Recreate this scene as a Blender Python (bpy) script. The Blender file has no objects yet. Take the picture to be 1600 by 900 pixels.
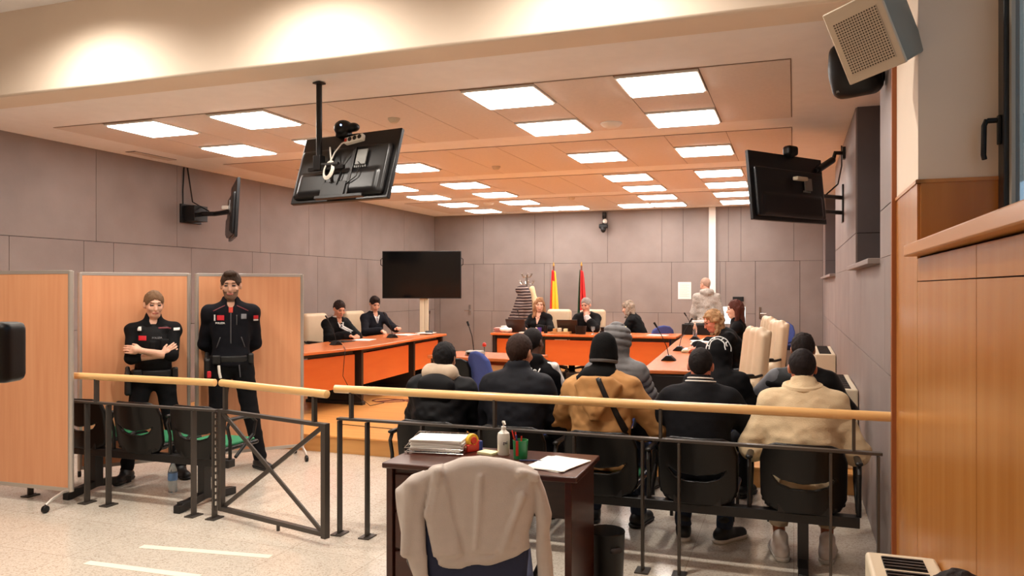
import bpy, math, random
import numpy as np
from mathutils import Vector, Matrix
from mathutils.bvhtree import BVHTree
C = bpy.context.scene.collection
SC = bpy.context.scene
R = math.radians
PI = math.pi
# ---------------------------------------------------------------- camera, world, lights, exposure
cam = bpy.data.objects.new('camera', bpy.data.cameras.new('camera'))
C.objects.link(cam); SC.camera = cam
cam.data.sensor_width = 36.0
cam.data.lens = 36.0 * 1223 / 1600
cam.data.clip_start = 0.05
cam.location = (0, 0, 1.65)
cam.rotation_euler = (R(90), 0, R(19.8))
SC.view_settings.view_transform = 'Standard'
SC.view_settings.look = 'None'
SC.view_settings.gamma = 1.0
SC.view_settings.use_curve_mapping = False
SC.view_settings.exposure = 0.0
W = bpy.data.worlds.new('world'); SC.world = W; W.use_nodes = True
bg = W.node_tree.nodes['Background']
bg.inputs[0].default_value = (0.36, 0.47, 0.58, 1); bg.inputs[1].default_value = 2.0
PANEL_E = 19.4          # ceiling light panels
SPOT_W = 200.0          # recessed downlights near the beam
NEAR_W = 62.0
LIGHT_C = (1.0, 0.92, 0.82)
# near-hall downlights, beam washers then added fill lamps: x, y, energy
SPOTS = [(-4.86, 3.84, 1.0), (-2.95, 3.84, 1.0), (-1.10, 3.84, 1.0)]
NEARS = [(-6.0, 2.4), (-4.2, 2.4), (-2.4, 2.4), (-6.0, .4), (-4.2, .4), (-2.4, .4), (-1.1, -.9)]  # unseen lamps added to brighten the foreground

# ---------------------------------------------------------------- helpers
def lin(c):
    return tuple(((v/255)/12.92 if v/255 <= .04045 else ((v/255+.055)/1.055)**2.4) for v in c)
MATS = {}
def mat(name, rgb, rough=.6, metal=0., var=.0, vs=8., bump=0., bs=60., spec=.5, emis=None, es=0., stretch=None, rgb2=None, sss=0., coat=0., trans=0.):
    if name in MATS: return MATS[name]
    m = bpy.data.materials.new(name); m.use_nodes = True; MATS[name] = m
    nt = m.node_tree; b = nt.nodes['Principled BSDF']
    col = lin(rgb) + (1,)
    b.inputs['Base Color'].default_value = col
    b.inputs['Roughness'].default_value = rough; b.inputs['Metallic'].default_value = metal
    b.inputs['Specular IOR Level'].default_value = spec
    if coat: b.inputs['Coat Weight'].default_value = coat; b.inputs['Coat Roughness'].default_value = .15
    if trans: b.inputs['Transmission Weight'].default_value = trans
    if sss:
        b.inputs['Subsurface Weight'].default_value = sss; b.inputs['Subsurface Radius'].default_value = (.01, .004, .002)
    if emis:
        b.inputs['Emission Color'].default_value = tuple(emis) + (1,); b.inputs['Emission Strength'].default_value = es
    tc = nt.nodes.new('ShaderNodeTexCoord')
    mp = nt.nodes.new('ShaderNodeMapping'); nt.links.new(tc.outputs['Object'], mp.inputs[0])
    if stretch: mp.inputs['Scale'].default_value = stretch
    if var or rgb2:
        n = nt.nodes.new('ShaderNodeTexNoise'); n.inputs['Scale'].default_value = vs; n.inputs['Detail'].default_value = 5
        nt.links.new(mp.outputs[0], n.inputs['Vector'])
        cr = nt.nodes.new('ShaderNodeValToRGB')
        cr.color_ramp.elements[0].position = .3; cr.color_ramp.elements[1].position = .7
        if rgb2: a, c2 = lin(rgb), lin(rgb2)
        else: a = [v*(1-var) for v in col[:3]]; c2 = [min(1, v*(1+var)) for v in col[:3]]
        cr.color_ramp.elements[0].color = tuple(a)+(1,); cr.color_ramp.elements[1].color = tuple(c2)+(1,)
        nt.links.new(n.outputs['Fac'], cr.inputs[0]); nt.links.new(cr.outputs[0], b.inputs['Base Color'])
    if bump:
        n2 = nt.nodes.new('ShaderNodeTexNoise'); n2.inputs['Scale'].default_value = bs; n2.inputs['Detail'].default_value = 3
        nt.links.new(mp.outputs[0], n2.inputs['Vector'])
        bp = nt.nodes.new('ShaderNodeBump'); bp.inputs['Strength'].default_value = bump; bp.inputs['Distance'].default_value = .004
        nt.links.new(n2.outputs['Fac'], bp.inputs['Height']); nt.links.new(bp.outputs[0], b.inputs['Normal'])
    return m

def tag(o, label=None, cat=None, group=None, kind=None):
    if label: o['label'] = label
    if cat: o['category'] = cat
    if group: o['group'] = group
    if kind: o['kind'] = kind
    return o
def empty(name, loc=(0, 0, 0), rz=0., label=None, cat=None, group=None, kind=None):
    o = bpy.data.objects.new(name, None); C.objects.link(o); o.empty_display_size = .1
    o.location = loc; o.rotation_euler = (0, 0, rz)
    return tag(o, label, cat, group, kind)
def dup(o, parent=None, loc=None, rz=None, label=None):
    c = o.copy(); C.objects.link(c)
    if parent is not None: c.parent = parent
    if loc is not None: c.location = loc
    if rz is not None: c.rotation_euler = (c.rotation_euler[0], c.rotation_euler[1], rz)
    if label: c['label'] = label
    for ch in list(o.children): dup(ch, c)
    return c
def frame(d, up=(0, 0, 1)):
    d = Vector(d).normalized(); u = Vector(up)
    if abs(d.dot(u)) > .98: u = Vector((0, 1, 0))
    s = d.cross(u).normalized(); u = s.cross(d).normalized()
    return d, s, u
class MB:
    def __init__(self): self.v = []; self.f = []; self.mi = []; self.cur = 0
    def add(self, vs, fs):
        n = len(self.v); self.v += [tuple(p) for p in vs]
        for f in fs: self.f.append(tuple(i+n for i in f)); self.mi.append(self.cur)
        return self
    def box(self, c, s, rz=0., M=None):
        hx, hy, hz = s[0]/2, s[1]/2, s[2]/2
        pts = [Vector((x, y, z)) for x in (-hx, hx) for y in (-hy, hy) for z in (-hz, hz)]
        if M is None: M = Matrix.Rotation(rz, 3, 'Z')
        pts = [M @ p + Vector(c) for p in pts]
        return self.add(pts, [(0, 1, 3, 2), (4, 6, 7, 5), (0, 4, 5, 1), (2, 3, 7, 6), (0, 2, 6, 4), (1, 5, 7, 3)])
    def bb(self, x0, x1, y0, y1, z0, z1): return self.box(((x0+x1)/2, (y0+y1)/2, (z0+z1)/2), (abs(x1-x0), abs(y1-y0), abs(z1-z0)))
    def cyl(self, p0, p1, r0, r1=None, n=16):
        r1 = r0 if r1 is None else r1
        p0, p1 = Vector(p0), Vector(p1); d, s, u = frame(p1-p0)
        vs = []
        for p, r in ((p0, r0), (p1, r1)):
            for i in range(n):
                a = 2*PI*i/n; vs.append(p + (s*math.cos(a)+u*math.sin(a))*r)
        fs = [(i, (i+1) % n, n+(i+1) % n, n+i) for i in range(n)] + [tuple(range(n))[::-1], tuple(range(n, 2*n))]
        return self.add(vs, fs)
    def tube(self, pts, r, n=8):
        pts = [Vector(p) for p in pts]; vs = []; fs = []
        up = Vector((0, 0, 1)); m = len(pts)
        rr = r if isinstance(r, (list, tuple)) else [r]*m
        t0 = (pts[1]-pts[0]).normalized()
        if abs(t0.z) > .95: up = Vector((1, 0, 0))
        for i, p in enumerate(pts):
            t = (pts[min(i+1, m-1)]-pts[max(i-1, 0)]).normalized()
            s = t.cross(up)
            if s.length < 1e-4: s = t.cross(Vector((0, 1, .1)))
            s.normalize(); u = s.cross(t).normalized(); up = u
            for k in range(n):
                a = 2*PI*k/n; vs.append(p + (s*math.cos(a)+u*math.sin(a))*rr[i])
        for i in range(m-1):
            for k in range(n):
                k2 = (k+1) % n; fs.append((i*n+k, i*n+k2, (i+1)*n+k2, (i+1)*n+k))
        fs += [tuple(range(n))[::-1], tuple(range((m-1)*n, m*n))]
        return self.add(vs, fs)
    def prism(self, poly, z0, z1):
        n = len(poly); vs = [(p[0], p[1], z0) for p in poly]+[(p[0], p[1], z1) for p in poly]
        return self.add(vs, [tuple(range(n))[::-1], tuple(range(n, 2*n))]+[(i, (i+1) % n, n+(i+1) % n, n+i) for i in range(n)])
    def lathe(self, prof, c=(0, 0, 0), n=24):
        vs = []; fs = []
        for r, z in prof:
            for k in range(n):
                a = 2*PI*k/n; vs.append((c[0]+max(r, 1e-4)*math.cos(a), c[1]+max(r, 1e-4)*math.sin(a), c[2]+z))
        for i in range(len(prof)-1):
            for k in range(n): k2 = (k+1) % n; fs.append((i*n+k, i*n+k2, (i+1)*n+k2, (i+1)*n+k))
        return self.add(vs, fs)
    def grid(self, fn, nu, nv):
        vs = [fn(i/nu, j/nv) for i in range(nu+1) for j in range(nv+1)]
        return self.add(vs, [(i*(nv+1)+j, (i+1)*(nv+1)+j, (i+1)*(nv+1)+j+1, i*(nv+1)+j+1) for i in range(nu) for j in range(nv)])
    def build(self, name, m, parent=None, bev=0., smooth=True, seg=2, ang=35):
        me = bpy.data.meshes.new(name); me.from_pydata(self.v, [], self.f)
        ms = m if isinstance(m, (list, tuple)) else [m]
        for q in ms: me.materials.append(q)
        if len(ms) > 1: me.polygons.foreach_set('material_index', self.mi)
        import bmesh
        b = bmesh.new(); b.from_mesh(me); bmesh.ops.recalc_face_normals(b, faces=b.faces); b.to_mesh(me); b.free()
        if smooth:
            me.polygons.foreach_set('use_smooth', [True]*len(me.polygons)); me.set_sharp_from_angle(angle=R(ang))
        o = bpy.data.objects.new(name, me); C.objects.link(o)
        if parent is not None: o.parent = parent
        if bev:
            md = o.modifiers.new('bevel', 'BEVEL'); md.width = bev; md.segments = seg; md.limit_method = 'ANGLE'; md.angle_limit = R(40)
        return o
def struct(o): o['kind'] = 'structure'; return o

# ---------------------------------------------------------------- implicit surfaces (smooth blended capsules / ellipsoids / outlines)
_rs = np.random.RandomState(7); LAT = _rs.rand(24, 24, 24).astype(np.float32)
def vnoise(P):
    i = np.floor(P).astype(np.int64); f = (P-i).astype(np.float32); f = f*f*(3-2*f); i %= 24; j = (i+1) % 24
    a, b, c = i.T; d, e, g = j.T; x, y, z = f.T
    L = LAT
    return ((L[a,b,c]*(1-x)+L[d,b,c]*x)*(1-y)+(L[a,e,c]*(1-x)+L[d,e,c]*x)*y)*(1-z)+((L[a,b,g]*(1-x)+L[d,b,g]*x)*(1-y)+(L[a,e,g]*(1-x)+L[d,e,g]*x)*y)*z-.5
I3 = np.eye(3)
def cap(p0, p1, r0, r1=None, k=.03, op='+', sq=None, baf=None, Rm=None):
    return dict(t='c', a=np.array(p0, float), b=np.array(p1, float), r0=r0, r1=r0 if r1 is None else r1, k=k, op=op, sq=sq, baf=baf, R=Rm)
def ell(c, r, k=.03, Rm=None, op='+', baf=None): return dict(t='e', c=np.array(c, float), r=np.array(r, float), R=I3 if Rm is None else np.array(Rm), k=k, op=op, baf=baf)
def rbx(c, s, rad, k=.01, Rm=None, op='+'): return dict(t='b', c=np.array(c, float), s=np.array(s, float)/2, rad=rad, R=I3 if Rm is None else np.array(Rm), k=k, op=op)
def pol(pts, y0, th, rad, k=.01, op='+', bend=0., bendz=0.): # outline in x,z extruded along y around y0
    return dict(t='p', pts=np.array(pts, float), y0=y0, th=th, rad=rad, k=k, op=op, bend=bend, bendz=bendz)
def pbounds(p):
    if p['t'] == 'c':
        r = max(p['r0'], p['r1'])+(.02 if p['baf'] else 0)
        return np.minimum(p['a'], p['b'])-r, np.maximum(p['a'], p['b'])+r
    if p['t'] == 'e':
        e = np.sqrt(((p['R']*p['r'])**2).sum(1))+(.02 if p['baf'] else 0); return p['c']-e, p['c']+e
    if p['t'] == 'b':
        e = np.abs(p['R'])@p['s']; return p['c']-e, p['c']+e
    q = p['pts']; bx = max(abs(q[:, 0]))**2*abs(p['bend'])+abs(p['bendz'])*1.2
    return np.array([q[:, 0].min(), p['y0']-p['th']-bx, q[:, 1].min()]), np.array([q[:, 0].max(), p['y0']+p['th']+bx, q[:, 1].max()])
def pdist(p, X):
    if p['t'] == 'c':
        ab = p['b']-p['a']; L2 = max(ab@ab, 1e-12); t = np.clip(((X-p['a'])@ab)/L2, 0, 1)
        V = X-(p['a']+t[..., None]*ab)
        if p['sq'] is not None: V = V/np.array(p['sq'])
        d = np.sqrt((V**2).sum(-1))
        r = p['r0']+(p['r1']-p['r0'])*t
        if p['baf']: r = r+p['baf'][1]*(np.sqrt(np.abs(np.sin(PI*t*math.sqrt(L2)/p['baf'][0])))-.5)
        d = d-r
        if p['sq'] is not None: d = d*min(p['sq'])
        return d
    if p['t'] == 'e':
        q = (X-p['c'])@p['R']; a = np.sqrt(((q/p['r'])**2).sum(-1)); b = np.sqrt(((q/p['r']**2)**2).sum(-1))
        d = a*(a-1)/np.maximum(b, 1e-6)
        if p['baf']: d = d-p['baf'][1]*(np.sqrt(np.abs(np.sin(PI*q[..., 2]/p['baf'][0])))-.5)
        return d
    if p['t'] == 'b':
        q = np.abs((X-p['c'])@p['R'])-(p['s']-p['rad'])
        return np.sqrt((np.maximum(q, 0)**2).sum(-1))+np.minimum(q.max(-1), 0)-p['rad']
    x, z = X[..., 0], X[..., 2]; y = X[..., 1]-p['y0']-p['bend']*x*x-p['bendz']*z
    pts = p['pts']; n = len(pts); best = np.full(x.shape, 1e9); ins = np.zeros(x.shape, bool)
    for i in range(n):
        a = pts[i]; b = pts[(i+1) % n]; e = b-a
        t = np.clip(((x-a[0])*e[0]+(z-a[1])*e[1])/max(e@e, 1e-12), 0, 1)
        best = np.minimum(best, (x-a[0]-t*e[0])**2+(z-a[1]-t*e[1])**2)
        if b[1] != a[1]:
            c = (a[1] > z) != (b[1] > z); ins ^= c & (x < (b[0]-a[0])*(z-a[1])/(b[1]-a[1])+a[0])
    d2 = np.sqrt(best)*np.where(ins, -1, 1)+p['rad']; dy = np.abs(y)-p['th']+p['rad']
    return np.minimum(np.maximum(d2, dy), 0)+np.sqrt(np.maximum(d2, 0)**2+np.maximum(dy, 0)**2)-p['rad']
def nets(prims, h, cuts=(), noise=()):
    B = [pbounds(p) for p in prims if p['op'] == '+']
    na = max([n[0] for n in noise], default=0)
    lo = np.min([b[0] for b in B], 0)-.015-2*h-na; hi = np.max([b[1] for b in B], 0)+.015+2*h+na
    n = np.ceil((hi-lo)/h).astype(int)+1
    ax = [lo[i]+h*np.arange(n[i]) for i in range(3)]
    D = np.full(tuple(n), .5, np.float32)
    for p in prims:
        a, b = pbounds(p); pad = p['k']+3*h+na+.01
        if p['t'] == 'p' or p['op'] == '-': pad += .02
        i0 = np.clip(np.floor((a-pad-lo)/h).astype(int), 0, n); i1 = np.clip(np.ceil((b+pad-lo)/h).astype(int)+1, 0, n)
        if (i1 <= i0).any(): continue
        sl = tuple(slice(i0[i], i1[i]) for i in range(3))
        X = np.stack(np.meshgrid(ax[0][sl[0]], ax[1][sl[1]], ax[2][sl[2]], indexing='ij'), -1)
        d = pdist(p, X).astype(np.float32); o = D[sl]; k = p['k']
        if p['op'] == '+':
            m = np.clip(.5+.5*(o-d)/k, 0, 1); D[sl] = o*(1-m)+d*m-k*m*(1-m)
        else:
            m = np.clip(.5-.5*(o+d)/k, 0, 1); D[sl] = o*(1-m)-d*m+k*m*(1-m)
    if noise:
        near = np.argwhere(np.abs(D) < .05+na)
        P = lo+near*h; acc = 0
        for amp, sc, off in noise: acc = acc+2*amp*vnoise(P*np.array(sc)+off)
        D[tuple(near.T)] += acc.astype(np.float32)
    for pt, nn in cuts:
        nn = np.array(nn, float); nn /= np.linalg.norm(nn)
        g = (ax[0][:, None, None]-pt[0])*nn[0]+(ax[1][None, :, None]-pt[1])*nn[1]+(ax[2][None, None, :]-pt[2])*nn[2]
        D = np.maximum(D, g.astype(np.float32))
    D[0], D[-1], D[:, 0], D[:, -1], D[:, :, 0], D[:, :, -1] = .5, .5, .5, .5, .5, .5
    S = D < 0
    cnt = np.zeros(tuple(n-1), np.uint8)
    for i in (0, 1):
        for j in (0, 1):
            for k in (0, 1): cnt += S[i:n[0]-1+i, j:n[1]-1+j, k:n[2]-1+k]
    cells = np.argwhere((cnt > 0) & (cnt < 8)); ids = np.full(cnt.shape, -1, np.int32); ids[tuple(cells.T)] = np.arange(len(cells))
    acc = np.zeros((len(cells), 3)); num = np.zeros(len(cells))
    co = [(i, j, k) for i in (0, 1) for j in (0, 1) for k in (0, 1)]
    for u in co:
        for a in range(3):
            if u[a]: continue
            w = list(u); w[a] = 1
            du = D[tuple((cells+u).T)]; dw = D[tuple((cells+w).T)]
            m = (du < 0) != (dw < 0); t = np.where(m, du/np.where(m, du-dw, 1), 0)
            pos = np.tile(np.array(u, float), (len(cells), 1)); pos[:, a] = t
            acc += pos*m[:, None]; num += m
    V = lo+(cells+acc/num[:, None])*h
    F = []
    for a in range(3):
        s0 = [slice(None)]*3; s1 = [slice(None)]*3; s0[a] = slice(0, -1); s1[a] = slice(1, None)
        ch = np.argwhere(S[tuple(s0)] != S[tuple(s1)]); b, c = (a+1) % 3, (a+2) % 3
        def at(db, dc):
            q = ch.copy(); q[:, b] -= db; q[:, c] -= dc; return ids[tuple(q.T)]
        quad = np.stack([at(0, 0), at(1, 0), at(1, 1), at(0, 1)], 1)
        fl = S[tuple(ch.T)]; quad[~fl] = quad[~fl][:, ::-1]
        F.append(quad)
    return V, np.concatenate(F)
def sobj(name, prims, m, parent=None, h=.01, cuts=(), noise=(), paint=None):
    V, F = nets(prims, h, cuts, noise)
    me = bpy.data.meshes.new(name); nf = len(F)
    me.vertices.add(len(V)); me.vertices.foreach_set('co', V.astype(np.float32).ravel())
    me.loops.add(nf*4); me.loops.foreach_set('vertex_index', F.astype(np.int32).ravel())
    me.polygons.add(nf); me.polygons.foreach_set('loop_start', np.arange(0, nf*4, 4, dtype=np.int32))
    ms = m if isinstance(m, (list, tuple)) else [m]
    for q in ms: me.materials.append(q)
    if paint is not None: me.polygons.foreach_set('material_index', paint(V[F].mean(1)).astype(np.int32))
    me.polygons.foreach_set('use_smooth', np.ones(nf, bool)); me.update(calc_edges=True)
    o = bpy.data.objects.new(name, me); C.objects.link(o)
    if parent is not None: o.parent = parent
    return o
def text_on(txt, target, m, size, org, dx, dz, dn, parent, name='lettering', off=.004, depth=.2):
    """lettering laid on a garment: org = centre, dx = reading direction, dz = up, dn = direction in which it is pressed on"""
    cu = bpy.data.curves.new(name, 'FONT'); cu.body = txt; cu.size = size; cu.align_x = 'CENTER'; cu.align_y = 'CENTER'; cu.resolution_u = 2
    cu.offset = .0006
    t = bpy.data.objects.new(name, cu); C.objects.link(t)
    dg = bpy.context.evaluated_depsgraph_get(); me = bpy.data.meshes.new_from_object(t.evaluated_get(dg)); bpy.data.objects.remove(t)
    org, dx, dz, dn = Vector(org), Vector(dx).normalized(), Vector(dz).normalized(), Vector(dn).normalized()
    bv = None
    if target is not None:
        tm = target.data; bv = BVHTree.FromPolygons([v.co.copy() for v in tm.vertices], [tuple(p.vertices) for p in tm.polygons])
    for v in me.vertices:
        p = org+dx*v.co.x+dz*v.co.y
        if bv:
            hit = bv.ray_cast(p-dn*depth, dn)
            if hit[0] is not None: p = hit[0]
        v.co = p-dn*off
    me.materials.clear(); me.materials.append(m); me.name = name
    o = bpy.data.objects.new(name, me); C.objects.link(o); o.parent = parent
    md = o.modifiers.new('solid', 'SOLIDIFY'); md.thickness = .002
    return o
# ---------------------------------------------------------------- materials
WALL = mat('grey_panel', (142, 129, 124), .5, var=.10, vs=2.2, bump=.12, bs=30, spec=.35)
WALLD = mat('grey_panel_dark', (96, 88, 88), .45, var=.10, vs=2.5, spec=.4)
SEAM = mat('seam', (52, 44, 42), .8)
CSEAM = mat('ceiling_seam', (140, 112, 92), .8)
CEIL = mat('ceiling_paint', (250, 246, 244), .8, var=.02)
TILE = mat('ceiling_tile', (230, 218, 209), .75, var=.03, vs=40, bump=.15, bs=400)
CREAM = mat('cream_paint', (236, 218, 198), .7, var=.02, vs=3)
TERR = mat('terrazzo', (205, 196, 184), .16, spec=.5)
nt = TERR.node_tree; b_ = nt.nodes['Principled BSDF']; tc = nt.nodes.new('ShaderNodeTexCoord')
v1 = nt.nodes.new('ShaderNodeTexVoronoi'); v1.inputs['Scale'].default_value = 120; nt.links.new(tc.outputs['Object'], v1.inputs['Vector'])
n1 = nt.nodes.new('ShaderNodeTexNoise'); n1.inputs['Scale'].default_value = 1.6; n1.inputs['Detail'].default_value = 3; nt.links.new(tc.outputs['Object'], n1.inputs['Vector'])
cr = nt.nodes.new('ShaderNodeValToRGB'); e = cr.color_ramp
e.elements[0].position = 0; e.elements[0].color = lin((184, 170, 154))+(1,); e.elements[1].position = 1; e.elements[1].color = lin((222, 214, 200))+(1,)
q = e.elements.new(.2); q.color = lin((206, 195, 180))+(1,); q = e.elements.new(.45); q.color = lin((214, 204, 190))+(1,)
sp = nt.nodes.new('ShaderNodeSeparateColor'); nt.links.new(v1.outputs['Color'], sp.inputs[0]); nt.links.new(sp.outputs[0], cr.inputs[0])
mx = nt.nodes.new('ShaderNodeMix'); mx.data_type = 'RGBA'; mx.blend_type = 'MULTIPLY'; mx.inputs[0].default_value = .5
c2 = nt.nodes.new('ShaderNodeValToRGB'); c2.color_ramp.elements[0].color = (.82, .78, .74, 1); c2.color_ramp.elements[1].color = (1, 1, 1, 1)
nt.links.new(n1.outputs['Fac'], c2.inputs[0]); nt.links.new(cr.outputs[0], mx.inputs[6]); nt.links.new(c2.outputs[0], mx.inputs[7])
br = nt.nodes.new('ShaderNodeTexBrick'); br.inputs['Scale'].default_value = 1.0; br.offset = 0
br.inputs['Brick Width'].default_value = .6; br.inputs['Row Height'].default_value = .6; br.inputs['Mortar Size'].default_value = .0022
br.inputs['Color1'].default_value = (1, 1, 1, 1); br.inputs['Color2'].default_value = (.95, .95, .95, 1); br.inputs['Mortar'].default_value = (.68, .64, .6, 1)
nt.links.new(tc.outputs['Object'], br.inputs['Vector'])
m2 = nt.nodes.new('ShaderNodeMix'); m2.data_type = 'RGBA'; m2.blend_type = 'MULTIPLY'; m2.inputs[0].default_value = 1
nt.links.new(mx.outputs[2], m2.inputs[6]); nt.links.new(br.outputs[0], m2.inputs[7]); nt.links.new(m2.outputs[2], b_.inputs['Base Color'])
DAISW = mat('dais_wood', (218, 150, 80), .3, rgb2=(232, 170, 98), vs=2.2, stretch=(.6, 9, 9), spec=.4)
RISER = mat('riser_wood', (200, 142, 78), .4, rgb2=(212, 156, 92), vs=2, stretch=(.6, 9, 9))
WOODW = mat('maple_panel', (176, 112, 50), .27, rgb2=(190, 128, 64), vs=2.5, stretch=(5, 5, .35), spec=.45)
WOODT = mat('maple_trim', (188, 124, 60), .3, rgb2=(196, 134, 70), vs=3, stretch=(6, .5, 6))
WOODR = mat('red_trim', (150, 84, 44), .35)
RAILW = mat('rail_beech', (226, 176, 112), .28, rgb2=(234, 190, 128), vs=4, stretch=(.6, 9, 9), coat=.3)
SCRN = mat('beech_laminate', (222, 154, 110), .42, rgb2=(230, 166, 122), vs=3, stretch=(9, 9, .45))
ALU = mat('aluminium', (196, 188, 178), .35, metal=.6)
IRON = mat('grey_iron', (80, 74, 69), .42, metal=.55)
BLK = mat('black_plastic', (16, 15, 15), .42, spec=.35)
BLKG = mat('black_gloss', (10, 9, 9), .3, spec=.32)
BLKM = mat('black_metal', (24, 22, 22), .4, metal=.2)
BLKF = mat('black_furniture', (30, 25, 23), .4)
TVB = mat('tv_back', (20, 19, 20), .33, spec=.4)
ORNG = mat('orange_laminate', (216, 104, 40), .38, rgb2=(222, 112, 46), vs=2, stretch=(1, 1, 5))
ORNT = mat('orange_top', (208, 112, 58), .24, rgb2=(216, 122, 66), vs=2.5, stretch=(5, .6, 5), spec=.5)
PALE = mat('pale_wood', (226, 168, 112), .35)
BEIGE = mat('beige_leather', (214, 190, 158), .42, var=.03, vs=8, bump=.25, bs=120)
BLUE = mat('blue_fabric', (62, 76, 138), .85, var=.06, vs=60, bump=.3, bs=300)
NAVY = mat('navy_fabric', (38, 44, 70), .85, var=.06, vs=60, bump=.3, bs=300)
GREENF = mat('green_fabric', (34, 120, 78), .8, bump=.3, bs=200)
DKWOOD = mat('mahogany', (72, 34, 22), .28, rgb2=(56, 26, 18), vs=4, stretch=(1, 7, 7), spec=.5)
PAPER = mat('paper', (240, 236, 228), .7)
PAPER2 = mat('paper_edges', (206, 190, 172), .8, var=.15, vs=80, stretch=(1, 1, 12))
PINK = mat('pink_folder', (222, 160, 150), .7)
YELP = mat('yellow_paper', (236, 226, 140), .7)
STICKY = mat('sticky_yellow', (238, 228, 176), .7)
REDP = mat('red_plastic', (196, 44, 30), .35)
YELPL = mat('yellow_plastic', (230, 180, 50), .35)
GREENP = mat('green_plastic', (30, 128, 72), .35)
BLUEP = mat('blue_plastic', (40, 60, 130), .35)
PURP = mat('purple_plastic', (74, 60, 150), .4)
WHITEP = mat('white_plastic', (232, 226, 214), .35)
CREAMP = mat('cream_plastic', (214, 200, 174), .45)
GREYP = mat('grey_plastic', (128, 128, 124), .4)
LGREY = mat('light_grey_metal', (170, 164, 152), .45, metal=.2)
CHROME = mat('chrome', (200, 198, 194), .15, metal=1.)
LAMPW = mat('lamp_trim', (240, 236, 228), .5)
DIFF = mat('diffuser', (255, 255, 250), .5, emis=(1.0, .94, .88), es=PANEL_E)
SPOTL = mat('spot_lens', (255, 250, 240), .5, emis=(1.0, .85, .68), es=14)
SCRGLOW = mat('screen_glow', (225, 240, 245), .3, emis=(.80, .93, 1.0), es=.95)
LED = mat('led', (120, 150, 255), .3, emis=(.4, .6, 1), es=5)
GLASS = mat('window_glass', (214, 226, 230), .04, trans=1.0, spec=.5)
CLEAR = mat('clear_plastic', (215, 228, 232), .08, trans=.85)
BROWNT = mat('tray_wood', (196, 140, 80), .5)

# ---------------------------------------------------------------- room
XL, XR, YB, ZC, ZD = -7.33, .5, 15.4, 3.2, .17
f = MB().bb(XL-.2, 1.6, -3.2, YB+.2, -.12, 0).build('floor', TERR, smooth=False); struct(f)
d = MB().bb(XL, XR, 6.77, YB, .001, .155).build('platform', RISER, smooth=False); struct(d)
t = MB().bb(XL, XR, 6.755, YB, .155, ZD).build('platform_boards', DAISW, d, smooth=False)
# ceiling over the court, beam and ceiling over the public side
c = MB().bb(XL-.2, 1.2, 4.8, YB+.2, ZC, ZC+.14)
c = struct(c.build('ceiling', CEIL, smooth=False))
MB().bb(XL-.2, 1.2, -3.2, 4.5, 3.85, 3.99).build('ceiling_public_side', CEIL, c, smooth=False)
bm = MB().bb(XL-.2, 1.2, 4.5, 4.82, 3.175, 3.99).build('trim_1', CREAM, bev=.02); struct(bm)
# ceiling tile fields
XE = [-6.72, -6.12, -5.52, -4.92, -4.30, -3.68, -3.07, -2.46, -1.85, -1.24, -.63, -.02]
FY = [(5.61, 7.52), (8.0, 9.9), (10.38, 12.35), (12.85, 14.88)]
LCOL = (1, 3, 7, 9)
LR = [(5.63, 6.88), (8.66,), (10.46, 11.7), (12.93, 14.16)]
tn = 2
for fi, (y0, y1) in enumerate(FY):
    m = MB()
    m.bb(XE[0]-.004, XE[-1]+.004, y0-.004, y1+.004, ZC-.004, ZC-.001)
    for ci in range(11):
        x0, x1 = XE[ci]+.003, XE[ci+1]-.003
        ys = [y0, y1]
        if ci in LCOL:
            seg = []; yy = y0
            for ly in LR[fi]:
                if ly-yy > .08: seg.append((yy, ly-.01))
                yy = ly+.62
            if y1-yy > .05: seg.append((yy, y1))
        else: seg = [(y0, y1)]
        m.cur = 1
        for a, b in seg: m.bb(x0, x1, a+.003, b-.003, ZC-.008, ZC-.0041)
        m.cur = 0
    struct(m.build('trim_%d' % tn, [CSEAM, TILE], smooth=False)); tn += 1
# light panels
lp = empty('ceiling_light', (0, 0, 0), 0, 'x', 'light', 'square ceiling light panels of the courtroom')
m = MB(); w_ = .30
for a, b, c_, d_ in ((-w_, w_, -w_, -w_+.022), (-w_, w_, w_-.022, w_), (-w_, -w_+.022, -w_+.022, w_-.022), (w_-.022, w_, -w_+.022, w_-.022)): m.bb(a, b, c_, d_, -.018, 0)
m.build('frame', LAMPW, lp, bev=.002)
MB().bb(-w_+.022, w_-.022, -w_+.022, w_-.022, -.026, -.002).build('diffuser', DIFF, lp, smooth=False)
lights = []
cname = {1: 'leftmost column', 3: 'second column from the left', 7: 'third column from the left', 9: 'rightmost column'}
for fi in range(4):
    for ci in LCOL:
        for ri, ly in enumerate(LR[fi]):
            if fi == 1 and ci == 1: continue
            if fi == 3 and ri == 1 and ci == 3: continue
            lights.append((ci, XE[ci]+.305, ly+.305))
lights += [(4, -4.62, 14.46), (5, -4.0, 14.46), (6, -2.76, 14.46)]
seen = {}
for i, (ci, x, y) in enumerate(lights):
    n = seen.get(ci, 0); seen[ci] = n+1
    ordn = ['nearest', 'second', 'third', 'fourth', 'fifth', 'sixth', 'seventh', 'eighth'][n]
    if ci in cname: lb = 'glowing square ceiling panel, %s from the viewer in the %s' % (ordn, cname[ci])
    else: lb = {4: 'glowing ceiling panel by the far wall, left one of a touching pair', 5: 'glowing ceiling panel by the far wall, right one of a touching pair', 6: 'glowing ceiling panel by the far wall above the wall camera'}[ci]
    if i == 0: lp.location = (x, y, ZC-.004); lp['label'] = lb
    else: dup(lp, None, (x, y, ZC-.004), None, lb)
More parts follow.
